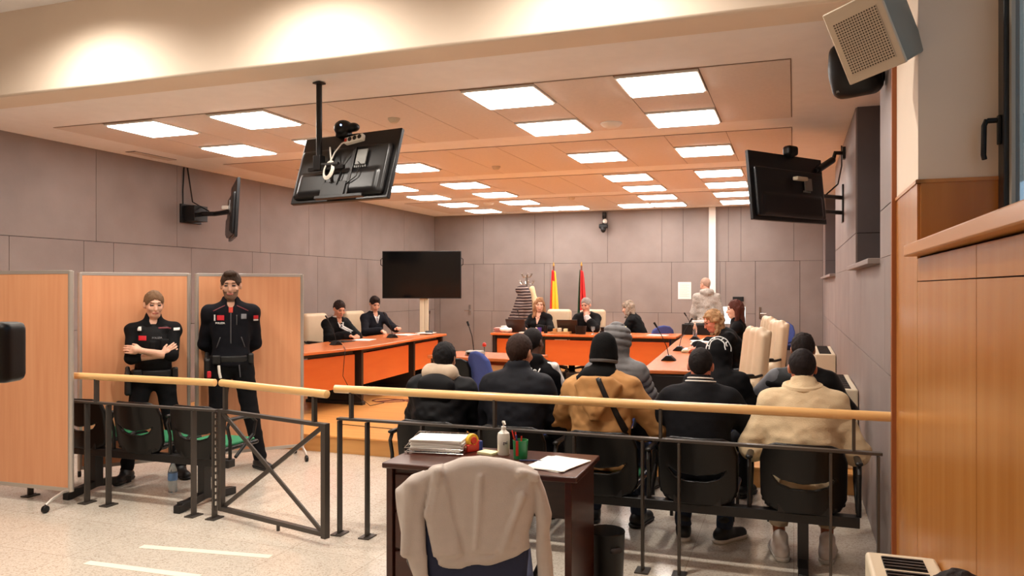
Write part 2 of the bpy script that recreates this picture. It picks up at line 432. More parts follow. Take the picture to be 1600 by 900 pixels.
# downlights washing the beam
def downlight(x, y, energy, label, spot=True, z=3.85):
    r = empty('recessed_downlight', (x, y, z), 0, label, 'light', 'round downlights of the public side')
    MB().lathe([(.045, 0), (.07, 0), (.072, -.006), (.05, -.012), (.045, -.004)]).build('trim_ring', LAMPW, r)
    MB().lathe([(0, -.003), (.045, -.003), (.045, -.001)]).build('lens', SPOTL, r)
    L = bpy.data.lights.new('downlight_bulb', 'SPOT'); L.energy = energy; L.color = LIGHT_C; L.spot_size = R(158 if spot else 150); L.spot_blend = 1.0; L.shadow_soft_size = .06
    o = bpy.data.objects.new('downlight_bulb', L); C.objects.link(o); o.parent = r; o.location = (0, 0, -.04)
    return r
for i, (x, y, k) in enumerate(SPOTS): downlight(x, y, SPOT_W*k, ['round downlight nearest the left wall, washing the beam', 'middle round downlight washing the beam', 'right round downlight washing the beam'][i])
for i, (x, y) in enumerate(NEARS): downlight(x, y, NEAR_W*(2.2 if y < 0 else 1), 'added unseen downlight brightening the public side', False)
# smoke detectors, grille
def ceil_disc(x, y, label, mt=CREAMP, r=.055):
    o = MB().lathe([(0, -.045), (r*.5, -.045), (r*.75, -.035), (r, -.012), (r, 0), (0, 0)], (x, y, ZC-.006)).build('smoke_detector', mt)
    tag(o, label, 'smoke detector', None)
ceil_disc(-1.606, 7.2, 'larger white round ceiling device between the two right light columns', WHITEP, .1)
ceil_disc(-3.42, 6.33, 'small smoke detector nearest the hanging screen bracket'); ceil_disc(-3.55, 9.27, 'small smoke detector in the second tile field')
ceil_disc(-3.56, 12.9, 'farthest small smoke detector near the back wall')
ceil_disc(-5.2, 13.2, 'white round ceiling device between the far left light panels', WHITEP, .1)
m = MB()
for i in range(7): m.box((-7.08, 7.2, 0), (.010, .62, .01)); m.v = [(x+(i-3)*.016 if j >= len(m.v)-8 else x, y, z) for j, (x, y, z) in enumerate(m.v)]
g = MB(); g.bb(-7.15, -7.01, 6.88, 7.52, ZC-.004, ZC-.001); g.cur = 1
for i in range(6): g.bb(-7.14+i*.023, -7.132+i*.023, 6.9, 7.5, ZC-.008, ZC-.004)
tag(g.build('air_grille', [SEAM, TILE], smooth=False), 'dark slotted air grille in the ceiling beside the left wall', 'vent')
# panelled walls: rows of (z0, z1, edges)
G_ = .006
def panels(m, rows, place):
    for z0, z1, ed in rows:
        for a, b in zip(ed[:-1], ed[1:]): place(m, a+G_/2, b-G_/2, z0+G_/2, z1-G_/2)
m = MB(); m.bb(XL-.2, XL-.012, -3.2, YB, 0, 3.99); m.cur = 1
panels(m, [(2.17, 3.99, [-3.2, -1, 1.4, 3.9, 6.65, 7.87, 9.51, 10.73, 11.17, 12.36, 14.0, YB]),
           (1.19, 2.17, [-3.2, 1.0, 3.2, 4.6, 5.62, 6.49, 6.89, 8.12, 9.33, 9.74, 10.97, 12.18, 12.58, 14.2, YB]),
           (0.0, 1.19, [-3.2, 1.0, 3.2, 5.0, 6.77, 8.5, 10.0, 11.2, 12.6, 14.2, YB])],
       lambda m, a, b, z0, z1: m.bb(XL-.012, XL, a, b, z0, z1))
struct(m.build('wall_left', [SEAM, WALL], smooth=False))
m = MB(); m.bb(XL-.2, 1.0, YB+.012, YB+.2, 0, 3.4); m.cur = 1
panels(m, [(2.155, ZC, [XL, -6.19, -5.04, -4.64, -3.51, -2.43, -2.02, -1.17, -.94, .0, XR]),
           (1.165, 2.155, [-6.41, -5.95, -4.84, -4.71, -3.82, -3.23, -2.24, -1.325, -1.22, -.683]),
           (0.17, 1.165, [-6.41, -6.0, -5.2, -4.3, -3.4, -2.5, -1.9, -1.2, -.683]),
           (.17, 2.155, [.108, XR]), (.17, 2.155, [XL, -7.2])],
       lambda m, a, b, z0, z1: m.bb(a, b, YB, YB+.012, z0, z1))
struct(m.build('wall_back', [SEAM, WALL], smooth=False))
for i, (a, b, hx) in enumerate(((-.683, .108, -.62), (-7.2, -6.41, -6.48))):
    dr = empty('door_%d' % (i+1), ((a+b)/2, YB, ZD)); struct(dr)
    hw = (b-a)/2
    MB().bb(-hw+.006, hw-.006, .004, .012, 0, 1.98).build('door_leaf', WALL, dr, smooth=False)
    sx = -1 if i == 0 else 1
    h = MB(); h.bb(sx*(hw-.09)-.02, sx*(hw-.09)+.02, -.008, .004, .9, 1.12); h.cyl((sx*(hw-.09), -.04, 1.0), (sx*(hw-.09), 0, 1.0), .009); h.cyl((sx*(hw-.09), -.04, 1.0), (sx*(hw-.2), -.04, 1.0), .009)
    h.build('door_handle', CHROME, dr)
# right wall beyond the rail: grey with deep blind window recesses
RY = [(5.3, 7.32), (10.8, 14.4)]; XW = .69
m = MB(); m.bb(XR+.012, XR+.3, 4.53, YB, 0, 1.8); m.bb(XW+.012, XW+.2, 4.53, YB, 1.8, 3.3)
solid = [(4.53, 5.3), (7.32, 10.8), (14.4, YB)]
for a, b in solid: m.bb(XR+.012, XW+.02, a+.012, b-.012, 1.8, ZC)
m.cur = 1
panels(m, [(0.0, 1.165, [4.53, 6.77, 9.6, 12.6, YB]), (1.165, 1.8, [4.53, 5.05, 6.77, 8.2, 9.6, 10.8, 12.6, 14.4, YB])], lambda m, a, b, z0, z1: m.bb(XR, XR+.012, a, b, z0, z1))
m.bb(XR, XR+.012, 4.53, YB, 1.797, 1.83)
for a, b in solid: panels(m, [(1.83, 2.12, [a, b]), (2.12, ZC, [a, b])], lambda m, a, b, z0, z1: m.bb(XR, XR+.012, a, b, z0, z1))
m.cur = 2
for a, b in RY:
    panels(m, [(1.83, 2.12, [a, b]), (2.12, ZC, [a, b])], lambda m, a, b, z0, z1: m.bb(XW, XW+.012, a, b, z0, z1))
    for z0, z1 in ((1.83, 2.117), (2.123, ZC)):
        m.bb(XR+.012, XW, b-.012, b-.0, z0, z1); m.bb(XR+.012, XW, a, a+.012, z0, z1)
struct(m.build('wall_right', [SEAM, WALL, WALLD], smooth=False))
for i, (a, b) in enumerate(RY):
    s = MB().bb(XR-.07, XW, a+.012, b-.012, 1.80, 1.835).build('trim_%d' % (6+i), WALL, bev=.004); struct(s)
# right wall on the public side: maple below, cream above, deep window
m = MB(); m.bb(XR+.012, XR+.25, -3.2, 3.76, 0, 1.78); m.bb(XR+.012, XR+.25, 3.76, 4.49, 0, 2.1); m.cur = 1
for z0, z1, ed in ((0, 1.68, [-3.2, .2, 1.4, 2.6, 3.76]), (1.68, 1.78, [-3.2, .2, 1.4, 2.6, 3.76])):
    for a, b in zip(ed[:-1], ed[1:]): m.bb(XR, XR+.012, a+.003, b-.003, z0, z1-.004)
m.bb(XR, XR+.012, 3.763, 4.49, 0, 2.1)
m.bb(XR+.012, .82, 3.748, 3.76, 1.83, 2.1)
m.cur = 2; m.bb(XR-.006, .82, 3.742, 3.766, 2.1, 2.115); m.bb(XR-.006, XR+.03, 3.742, 4.49, 2.1, 2.115)
m.cur = 3; m.bb(XR+.002, .95, 3.75, 4.5, 2.115, 3.86); m.bb(XR+.3, .95, -3.2, 3.76, 3.45, 3.86); m.bb(XR+.002, .95, -3.2, -.9, 1.8, 3.86)
m.bb(XR+.002, .8, -3.2, 3.76, 3.45, 3.86)
struct(m.build('wall_right', [SEAM, WOODW, WOODT, CREAM], smooth=False))
s = MB().bb(XR-.055, .86, -3.2, 3.748, 1.785, 1.835).build('trim_8', WOODT, bev=.006); struct(s)
s = MB().bb(XR-.022, XR+.03, 4.49, 4.53, 0, 3.2).build('trim_9', WOODR, bev=.003); struct(s)
# window
w = empty('window_1', (.80, 1.3, 1.84)); struct(w)
m = MB(); y0, y1, z1 = -2.2, 2.45, 1.6
for a, b in ((y0, y0+.09), (y1-.09, y1), (.62, .74)): m.bb(0, .07, a, b, 0, z1)
m.bb(0, .07, y0+.09, y1-.09, 0, .08); m.bb(0, .07, y0+.09, y1-.09, z1-.08, z1)
m.build('window_frame', mat('black_window', (22, 24, 28), .35), w, bev=.004)
MB().bb(.035, .05, y0+.05, y1-.05, .04, z1-.04).build('glass', GLASS, w, smooth=False)
MB().bb(.02, .034, y1-.125, y1-.09, .08, z1-.08).build('inner_seal', LGREY, w, smooth=False)
m = MB(); m.bb(-.012, 0, y1-.06, y1-.03, .4, .52); m.cyl((-.012, y1-.045, .5), (-.05, y1-.045, .5), .011); m.tube([(-.05, y1-.045, .505), (-.06, y1-.045, .48), (-.062, y1-.045, .36), (-.058, y1-.045, .34)], .011)
m.build('window_handle', BLK, w, bev=.003)
# rear wall behind the viewer
struct(MB().bb(XL-.2, 1.2, -3.4, -3.2, 0, 3.99).build('wall_public_end', CREAM, smooth=False))
# ---------------------------------------------------------------- people
def rotx(a):
    c, s = math.cos(a), math.sin(a); return np.array([[1, 0, 0], [0, c, -s], [0, s, c]])
def roty(a):
    c, s = math.cos(a), math.sin(a); return np.array([[c, 0, s], [0, 1, 0], [-s, 0, c]])
def rotz(a):
    c, s = math.cos(a), math.sin(a); return np.array([[c, -s, 0], [s, c, 0], [0, 0, 1]])
A = lambda *v: np.array(v, float)
def nrm(v): return v/np.linalg.norm(v)
def ik(s, w, l1, l2, hint):
    d = w-s; L = np.linalg.norm(d); Lm = (l1+l2)*.995
    if L > Lm: w = s+d*Lm/L; d = w-s; L = Lm
    a = (l1*l1-l2*l2+L*L)/(2*L); h = math.sqrt(max(l1*l1-a*a, 0)); u = d/L
    hv = hint-(hint@u)*u; hv = nrm(hv)
    return s+u*a+hv*h, w
def hand(W_, f, n, side, curl, S=1.):
    """prims of a hand: W_ wrist, f finger direction, n palm normal, side = thumb direction sign along f x n"""
    f = nrm(f); n = nrm(n-(n@f)*f); r = np.cross(f, n)*side; P = []
    P.append(cap(W_, W_+f*.05*S, .024*S, .028*S, .012, sq=None))
    for i, (o, L, rr) in enumerate(((.030, .070, .0092), (.010, .078, .0096), (-.011, .072, .0092), (-.031, .058, .0082))):
        b = W_+(f*.045+r*o*.75)*S; k = b+(f*.042+r*o*.25)*S
        P.append(cap(b, k, .0135*S, .0105*S, .010))
        q = k; ang = 0
        for j, fr in enumerate((.45, .32, .25)):
            ang += curl*(.9 if j == 0 else 1.1)
            e = q+(f*math.cos(ang)+n*math.sin(ang))*L*fr*S
            P.append(cap(q, e, rr*S*(1-.06*j), rr*S*(1-.08*(j+1)), .003)); q = e
    t0 = W_+(f*.018+r*.020)*S; t1 = t0+(f*.034+r*.026+n*.012)*S; t2 = t1+(f*.030+r*.006+n*.012*(1+curl))*S
    P.append(cap(t0, t1, .0145*S, .011*S, .008)); P.append(cap(t1, t2, .0105*S, .009*S, .003))
    return P
SKIN = {}
def skin(rgb):
    n = 'skin_%d_%d_%d' % rgb
    return mat(n, rgb, .5, var=.05, vs=30, sss=.08)
EYE = mat('eye_dark', (46, 34, 30), .3); LIP = mat('lips', (176, 104, 92), .5)
def cloth(name, rgb, rough=.85, **k):
    k.setdefault('spec', .16)
    k.setdefault('var', .06); k.setdefault('vs', 25); k.setdefault('bump', .25); k.setdefault('bs', 180)
    return mat(name, rgb, rough, **k)
BK = cloth('black_cloth', (15, 14, 16)); BKR = cloth('robe_black', (12, 11, 12), .8)
NAVYU = cloth('uniform_navy', (17, 17, 23)); DKP = cloth('puffer_black', (13, 13, 16), .6)
JEAN = cloth('dark_jeans', (44, 52, 68)); TROU = cloth('black_trousers', (25, 25, 28))
WHITEC = cloth('white_cloth', (228, 224, 218)); SHOEB = mat('shoe_black', (20, 20, 22), .5); SOLEW = mat('sole_white', (214, 206, 196), .6)
def person(label, loc, rz=0., stand=False, seat=.45, S=1., lean=0., lat=0., slouch=0., head=(0, 0, 0), hands=None, legs=None, feet=None,
           sk=(206, 156, 128), hair=('short', (40, 30, 24)), hb=1., top=None, trous=None, shoe=None, sole=None, h=.007, female=False, extras=None, ch=.009, group=None, eyes=True, beard=False, name='person', tcut=.085):
    wid = .9 if female else 1.
    z0 = (.93 if stand else seat+.085)*(S if stand else 1)
    P0 = A(0, 0, z0); Rt = rotx(-R(lean))@roty(R(lat)); t = Rt@A(0, 0, 1); tx = Rt@A(1, 0, 0)
    Nk = P0+t*.485*S+A(0, slouch, -slouch*.25)
    Cc = P0+t*.32*S+A(0, slouch*.45, 0)
    Rh = rotz(R(head[1]))@rotx(-R(head[0]))@roty(R(head[2]))
    H = Nk+(A(0, slouch*.3, 0)+nrm(t*.55+Rh@A(0, .10, 1)*.45))*.165*S+A(0, .012, 0)
    def hp(x, y, z): return H+Rh@(A(x, y, z)*S)
    sh = {s: Cc+(Nk-Cc)*.58+tx*s*.172*wid*S for s in (-1, 1)}
    Rr = np.array(Rt)
    hands = hands or {}
    arms = {}
    for s, kk in ((-1, 'L'), (1, 'R')):
        spec = hands.get(kk) or dict(w=(s*.14, .40, z0+.12), hint=(s*.6, -.5, -.6), f=(-s*.35, 1, -.1), n=(0, 0, -1), curl=.25)
        E_, W_ = ik(sh[s], A(*spec['w']), .29*S, .255*S, A(*spec['hint']))
        arms[s] = (E_, W_, spec)
    # legs
    lg = {}
    for s, kk in ((-1, 'L'), (1, 'R')):
        hipj = P0+A(s*.088*S, .0, -.03)
        if legs and kk in legs: kn, an = A(*legs[kk][0]), A(*legs[kk][1])
        elif stand: kn, an = A(s*.10, .03, .50*S), A(s*.12, -.01, .085)
        else: kn, an = A(s*.16, .42*S, seat+.07), A(s*.16, .40, .085)
        lg[s] = (hipj, kn, an, A(*(feet[kk] if feet and kk in feet else (s*.25, 1, 0))))
    def core(o, b=0., baf=None):
        q = [ell(Cc+t*.0, ((.150+b)*wid*S+o, .098*S+o+b*.6, .20*S+o), .06, Rr, baf=baf),
             ell(P0+t*.14*S, ((.132+b)*wid*S+o, .096*S+o+b*.6, .17*S+o), .06, Rr, baf=baf),
             ell(P0-t*.0, ((.155+b*.6)*S+o, .115*S+o+b*.3, .11*S+o), .06, Rr)]
        q.append(cap(sh[-1], sh[1], .048*S+o*.8+b*.4, k=.05))
        for s in (-1, 1):
            q.append(cap(Nk-t*.015, sh[s]*.8+Nk*.2-t*.012, .05*S+o*.5+b*.3, .040*S+o*.7+b*.4, .05))
            q.append(ell(P0+A(s*.07*S, -.03, -.035), (.085*S+o, .10*S+o, .085*S+o), .04))
        if female:
            for s in (-1, 1): q.append(ell(Cc+Rr@A(s*.07, .085, -.02), (.062+o, .055+o, .06+o), .04))
        return q
    def armp(s, o, b=0., end=1., baf=None, wide=0.):
        E_, W_, sp = arms[s]; Wc = E_+(W_-E_)*end
        return [cap(sh[s], E_, .047*S*wid+o*.8+b*.7, .041*S*wid+o+b+wide*.5, .045, baf=baf), cap(E_, Wc, .040*S*wid+o+b+wide*.5, .029*S*wid+o+b*.8+wide, .02, baf=baf)]
    sm = skin(sk); hairc = mat('hair_%d_%d_%d' % hair[1], hair[1], .7, spec=.2, var=.25, vs=60, bump=.5, bs=220, stretch=(3, 3, .6))
    # body
    B = core(-.004)
    for s in (-1, 1):
        B += armp(s, -.004); E_, W_, sp = arms[s]
        B += hand(W_, A(*sp['f']), A(*sp['n']), s if not sp.get('flip') else -s, sp['curl'], S*(.92 if female else 1))
        hj, kn, an, fd = lg[s]
        B += [cap(hj, kn, .082*S, .052*S, .05), cap(kn, an, .052*S, .034*S, .03)]
        fd = nrm(fd*A(1, 1, 0)); B += [cap(an+A(0, 0, -.04), an+fd*.12+A(0, 0, -.055), .030, .024, .02)]
    B += [cap(Nk-t*.03, hp(0, -.012, -.07), .056*S*(.88 if female else 1), .052*S*(.88 if female else 1), .025),
          ell(hp(0, -.012, .025), A(.074, .093, .090)*S, .02, Rh), ell(hp(0, .022, -.030), A(.063, .070, .088)*S, .025, Rh),
          ell(hp(0, .040, -.092), A(.044, .044, .032)*S, .02, Rh),
          cap(hp(0, .088, .004), hp(0, .104, -.036), .009*S, .014*S, .012), ell(hp(0, .084, -.068), A(.026, .014, .011)*S, .008, Rh),
          ell(hp(0, .083, .026), A(.046, .014, .010)*S, .012, Rh)]
    for s in (-1, 1):
        B += [ell(hp(s*.031, .098, .003), A(.017, .016, .011)*S, .008, Rh, op='-'), ell(hp(s*.031, .080, .003), A(.014, .012, .009)*S, .004, Rh),
              ell(hp(s*.040, .070, -.030), A(.020, .018, .018)*S, .02, Rh), ell(hp(s*.078, -.006, -.006), A(.009, .020, .032)*S, .006, Rh@rotz(s*.35))]
    def paint(c):
        q = (c-H)@Rh/S; i = np.zeros(len(c), int); x, y, z = q.T; ax_ = np.abs(x)
        i[(y > .07) & (ax_ > .017) & (ax_ < .046) & (np.abs(z-.003) < .007)] = 1
        i[(y > .06) & (ax_ > .014) & (ax_ < .048) & (z > .021) & (z < .029)] = 2
        i[(y > .07) & (ax_ < .026) & (z > -.076) & (z < -.061)] = 3
        if beard: i[(y > .0) & (z < -.035) & (z > -.14) & ~((np.abs(z+.068) < .009) & (ax_ < .026)) & ~((z > -.055) & (ax_ < .03) & (ax_ < .022)) & ((z < -.05) | (ax_ > .05))] = 4
        return i
    stub = mat('stubble_%d' % sk[0], tuple(int(v*.62) for v in sk), .7)
    body = sobj(name, B, [sm, EYE if eyes else sm, hairc if hair[0] != 'grey' else hairc, LIP, stub], h=h, paint=paint)
    body.location = loc; body.rotation_euler = (0, 0, rz)
    tag(body, label, 'person', group)
    # hair
    st = hair[0]; Hh = h
    if st != 'bald':
        e = .009*hb
        Q = [ell(hp(0, -.014, .028), A(.075+e, .094+e, .090+e)*S, .02, Rh), cap(hp(0, -.065, .0), hp(0, -.060, -.045), .040*S, .030*S, .03)]
        cuts_ = []
        face = [ell(hp(0, .120, -.030), A(.082, .080, .096)*S, .015, Rh, '-'), rbx(hp(0, .085, -.075), A(.24, .13, .13)*S, .03*S, .03, Rh, '-')]
        ears = [ell(hp(s*.085, .0, -.018), A(.020, .026, .040)*S, .01, Rh, '-') for s in (-1, 1)]
        low = [rbx(hp(0, .02, -.115), A(.3, .2, .10)*S, .01, .01, Rh, '-'), rbx(hp(0, -.1, -.13), A(.3, .14, .09)*S, .01, .01, Rh, '-')]
        nz = [(.004, (90, 90, 40), 3.), (.003, (180, 180, 60), 9.)]
        if st == 'buzz': nz = [(.001, (90, 90, 90), 3.)]
        if st == 'crop': nz = [(.003, (120, 120, 120), 3.)]
        if st == 'quiff': Q.append(ell(hp(0, .05, .100), A(.055, .045, .028)*S, .02, Rh))
        if st in ('long', 'wavy', 'bob', 'tied'):
            ears = []
            ln = {'long': .27, 'wavy': .2, 'bob': .14, 'tied': .06}[st]
            dn = A(0, 0, -1)
            for s in (-1, 1):
                p = hp(s*.066, -.02, .0); Q.append(cap(p, p+dn*ln*S+A(s*.02, .01, 0), .034*S, .040*S, .03))
                p = hp(s*.040, -.07, .0); Q.append(cap(p, p+dn*(ln+.02)*S+A(0, -.02, 0), .045*S, .040*S, .03))
            low = [rbx(hp(0, .07, -.10), A(.104, .14, .22)*S, .03*S, .015, Rh, '-')]
            nz = [(.007, (45, 45, 14), 3.), (.004, (120, 120, 24), 5.)]
            if st in ('wavy', 'bob'): nz = [(.016, (30, 30, 26), 3.), (.006, (90, 90, 50), 9.)]
        sobj('hair', Q+face+ears+low, hairc, body, h=min(h, .006), noise=nz)
    # clothing
    T = dict(m=BK, o=.016, b=0., hem=None, baf=None, collar=.05, hood=None, sleeve=1., wide=0., vneck=False, open=False, skirt=False, fold=.006)
    T.update(top or {})
    J = core(T['o'], T['b'], T['baf'])
    for s in (-1, 1): J += armp(s, T['o']*.9, T['b']*.5, T['sleeve'], T['baf'], T['wide'])
    if T['collar']:
        J += [cap(Nk-t*.02, Nk+t*T['collar']+A(0, .0, 0), .066*S+T['b']*.3, .070*S+T['b']*.3, .03), cap(Nk-t*.0, Nk+t*(T['collar']+.2), .056*S, .062*S, .004, op='-')]
    if T['open']: J += [ell(Nk+Rr@A(0, .10, .035), (.040, .07, .065), .008, Rr, '-')]
    if T['skirt']:
        for s in (-1, 1):
            hj, kn, an, fd = lg[s]; J += [cap(hj, kn, .105, .085, .06), cap(kn, an+A(0, 0, .12), .085, .08, .06)]
    if T['hood']:
        if T['hood'] == 'up':
            J += [ell(hp(0, -.03, .012), A(.108, .125, .130)*S, .04, Rh, baf=T['baf']), cap(Nk+A(0, -.02, 0), hp(0, -.03, -.06), .09*S, .095*S, .05),
                  ell(hp(0, .085, -.03), A(.085, .10, .115)*S, .01, Rh, '-'), ell(hp(0, .0, .0), A(.088, .106, .106)*S, .01, Rh, '-'), cap(Nk-t*.02, hp(0, 0, -.05), .06, .06, .01, '-')]
        elif T['hood'] == 'down':
            c0 = Nk+Rr@A(0, -.075, .015)
            J += [ell(c0, A(.125, .06, .07)*S, .03, Rr@rotx(.25)), cap(c0+Rr@A(-.09, .02, .02), c0+Rr@A(-.05, .10, .02), .035, .03, .03), cap(c0+Rr@A(.09, .02, .02), c0+Rr@A(.05, .10, .02), .035, .03, .03),
                  cap(Nk-t*.02, Nk+t*.3, .060, .066, .006, '-')]
        elif T['hood'] == 'point':
            c0 = Nk
            J += [pol([(-.155, Nk[2]-.015), (-.10, Nk[2]+.035), (.10, Nk[2]+.035), (.155, Nk[2]-.015), (.115, Nk[2]-.10), (.02, Nk[2]-.235), (-.02, Nk[2]-.235), (-.115, Nk[2]-.10)], -.118-.10*Nk[2], .030, .018, .008, bend=1.6, bendz=.10),
                  pol([(-.03, Nk[2]-.06), (.03, Nk[2]-.06), (.012, Nk[2]-.19), (-.012, Nk[2]-.19)], -.135-.10*Nk[2], .02, .012, .03, bendz=.10),
                  cap(c0+Rr@A(-.12, -.02, .01), c0+Rr@A(-.06, .10, .01), .035, .03, .03), cap(c0+Rr@A(.12, -.02, .01), c0+Rr@A(.06, .10, .01), .035, .03, .03), cap(Nk-t*.02, Nk+t*.3, .060, .07, .006, '-')]
    cuts = []
    if T['hem'] is not None: cuts.append(((0, 0, T['hem']), (0, 0, -1)))
    if T['vneck']:
        v = Nk+Rr@A(0, .10, -.10); J += [cap(Nk+Rr@A(0, .05, .03), v, .048, .008, .01, '-')]
    if T['collar'] == 0: J += [cap(Nk+t*.012, Nk+t*.3, .062*S, .075*S, .012, '-'), ell(Nk+Rr@A(0, .085, .01), (.048, .07, .06), .012, Rr, '-')]
    jk = sobj(T.get('name', 'jacket'), J, T['m'], body, h=ch, cuts=cuts, noise=[(T['fold'], (9, 9, 16), 1.+len(label)), (T['fold']*.5, (24, 24, 30), 5.)])
    # trousers
    tm = trous or TROU; Q = []
    for s in (-1, 1):
        hj, kn, an, fd = lg[s]
        Q += [cap(hj, kn, .096*S, .068*S, .05), cap(kn, an+A(0, 0, .02), .066*S, .054*S, .03), ell(P0+A(s*.07*S, -.03, -.035), A(.098, .112, .10)*S, .04)]
    Q += [ell(P0, A(.160, .122, .10)*S, .05)]
    sobj('trousers', Q, tm, body, h=ch, noise=[(.006, (12, 12, 24), 2.)], cuts=[((0, 0, z0+.10), (0, 0, 1)), ((0, 0, tcut), (0, 0, -1))])
    # shoes
    for s in (-1, 1):
        hj, kn, an, fd = lg[s]; fd = nrm(fd*A(1, 1, 0)); sd = np.cross(fd, A(0, 0, 1))
        zg = an[2]-.085
        a = A(an[0], an[1], zg); F = [cap(a-fd*.045+A(0, 0, .05), a+fd*.02+A(0, 0, .075), .042, .040, .03), cap(a-fd*.01+A(0, 0, .048), a+fd*.155+A(0, 0, .036), .045, .037, .03), cap(a+A(0, 0, .08), a+A(0, 0, .13), .044, .046, .02)]
        so = sobj('shoe', F, shoe or SHOEB, body, h=.007, cuts=[((0, 0, zg+.022), (0, 0, -1))])
        sobj('sole', [cap(a-fd*.05+A(0, 0, .03), a+fd*.16+A(0, 0, .03), .048, .044, .02)], sole or SHOEB, so, h=.007, cuts=[((0, 0, zg+.028), (0, 0, 1)), ((0, 0, zg+.001), (0, 0, -1))])
    info = dict(body=body, jacket=jk, H=H, Rh=Rh, Nk=Nk, Cc=Cc, t=t, Rr=Rr, P0=P0, hp=hp, sh=sh, arms=arms, legs=lg)
    if extras: extras(info)
    return info
def hat_beanie(i):
    hp, Rh = i['hp'], i['Rh']
    o = sobj('beanie', [ell(hp(0, -.014, .028), (.084, .106, .102), .02, Rh), cap(hp(0, -.018, -.02), hp(0, -.026, .062), .0965, .078, .02), rbx(hp(0, 0, -.16), (.3, .3, .20), .01, .004, Rh, '-')], cloth('beanie_black', (12, 12, 13), bump=.6, bs=90), i['body'], h=.006)
    sobj('beanie_band', [cap(hp(0, -.018, -.025), hp(0, -.026, .06), .0990, .080, .02), rbx(hp(0, 0, -.1575), (.3, .3, .20), .004, .002, Rh, '-'), rbx(hp(0, 0, .0545), (.3, .3, .20), .004, .002, Rh, '-')], cloth('band_grey', (104, 102, 102)), o, h=.0035)
# ---------------------------------------------------------------- railings and gate
RYY = 4.55
def post(m, x, z1, y=RYY, plate=True):
    m.bb(x-.007, x+.007, y-.024, y+.024, .008 if plate else 0, z1)
    if plate: m.bb(x-.04, x+.04, y-.055, y+.055, 0, .009); m.cyl((x, y-.04, .009), (x, y-.04, .014), .007, n=8); m.cyl((x, y+.04, .009), (x, y+.04, .014), .007, n=8)
def railing(label, x0, x1, h0, h1, posts, uppers, endpost=True):
    r = empty('railing', ((x0+x1)/2, RYY, 0), 0, label, 'railing'); cx = (x0+x1)/2
    MB().tube([(h0-cx, 0, .972), (h0+.004-cx, 0, .972), (h1-.004-cx, 0, .972), (h1-cx, 0, .972)], [.020, .0265, .0265, .020], 20).build('handrail', RAILW, r)
    MB().bb(x0-cx, x1-cx, -.022, .022, .766, .782).build('lower_rail', IRON, r, bev=.002)
    for x in posts: m = MB(); post(m, x-cx, .762, 0); m.build('post', IRON, r, bev=.0015)
    for x in uppers: MB().bb(x-cx-.008, x-cx+.008, -.02, .02, .780, .955).build('bracket', IRON, r, bev=.0015)
    return r
railing('fixed rail with beech handrail along the seated row, reaching the right wall', -2.88, .44, -2.905, .5, [-2.866, -2.656, -2.252, -1.85, -1.24, -.829, -.619, .187, .42], [-2.777, -1.752, -.725, .301])
railing('short rail with beech handrail in front of the left bench, beside the screens', -5.75, -3.88, -5.75, -3.895, [-5.70, -5.105, -4.89, -4.086, -3.90], [-5.65, -5.01])
gv = Vector((-2.80, 4.30, 0))-Vector((-3.865, 4.565, 0)); ga = math.atan2(gv.y, gv.x); gl = gv.length
g = empty('swing_gate', (-3.865, 4.565, 0), ga, 'grey metal gate with crossed bars and a beech handrail, slightly open', 'gate')
m = MB(); m.bb(0, .035, -.02, .02, .06, .785); m.bb(gl-.04, gl, -.022, .022, .05, .785); m.bb(.03, gl-.035, -.018, .018, .06, .09); m.bb(.03, gl-.035, -.018, .018, .76, .785)
m.build('gate_frame', IRON, g, bev=.002)
for a, b in (((.035, .09), (gl-.04, .765)), ((.035, .765), (gl-.04, .09))):
    v = Vector((b[0]-a[0], 0, b[1]-a[1])); an = math.atan2(v.z, v.x)
    MB().box(((a[0]+b[0])/2, .008 if a[1] < .5 else -.008, (a[1]+b[1])/2), (v.length, .012, .03), M=Matrix.Rotation(-an, 3, 'Y')).build('cross_bar', IRON, g, bev=.001)
MB().tube([(.01, 0, .972), (.016, 0, .972), (gl-.004, 0, .972), (gl, 0, .972)], [.022, .0265, .0265, .020], 20).build('handrail', RAILW, g)
for x in (.06, gl-.12): MB().bb(x-.011, x+.011, -.015, .015, .784, .955).build('bracket', IRON, g)
MB().cyl((gl*.57, 0, .02), (gl*.57, 0, .065), .012).build('stop_pin', IRON, g)
m = MB()
for i in range(14): m.cyl((-.008, -.03, .10+i*.048), (-.008, -.03, .13+i*.048), .007, n=8)
m.build('piano_hinge', CHROME, g)
# ---------------------------------------------------------------- folding screens
def screen(pA, pB, label, ztop=1.785, zb=.105, feet=((0, -1), (1, -1))):
    a, b = Vector(pA), Vector(pB); d = b-a; L = d.length; rz = math.atan2(d.y, d.x)
    r = empty('partition_screen', (a.x, a.y, 0), rz, label, 'partition screen')
    MB().bb(.03, L-.03, -.012, .012, zb+.02, ztop-.02).build('board', SCRN, r, smooth=False)
    m = MB()
    for x in (.02, L-.02): m.cyl((x, 0, zb), (x, 0, ztop-.005), .02, n=14)
    m.bb(.02, L-.02, -.014, .014, ztop-.028, ztop); m.bb(.02, L-.02, -.014, .014, zb, zb+.03)
    m.build('frame', ALU, r, bev=.002)
    for x in (0, 1):
        for s in (-1, 1):
            if (x, s) not in feet: continue
            xx = .03 if x == 0 else L-.03
            f = MB().tube([(xx, 0, zb+.01), (xx, s*.06, zb+.012), (xx, s*.16, zb-.02), (xx, s*.21, .055)], .012, 8).build('foot', ALU, r)
            w = MB(); w.cyl((xx-.014, s*.215, .028), (xx+.014, s*.215, .028), .028, n=18); w.build('caster', BLK, f, bev=.004)
    return r
screen((-6.62, 4.40), (-5.14, 4.455), 'nearest beech screen at the left edge of the photo', feet=((0, -1), (0, 1), (1, -1)))
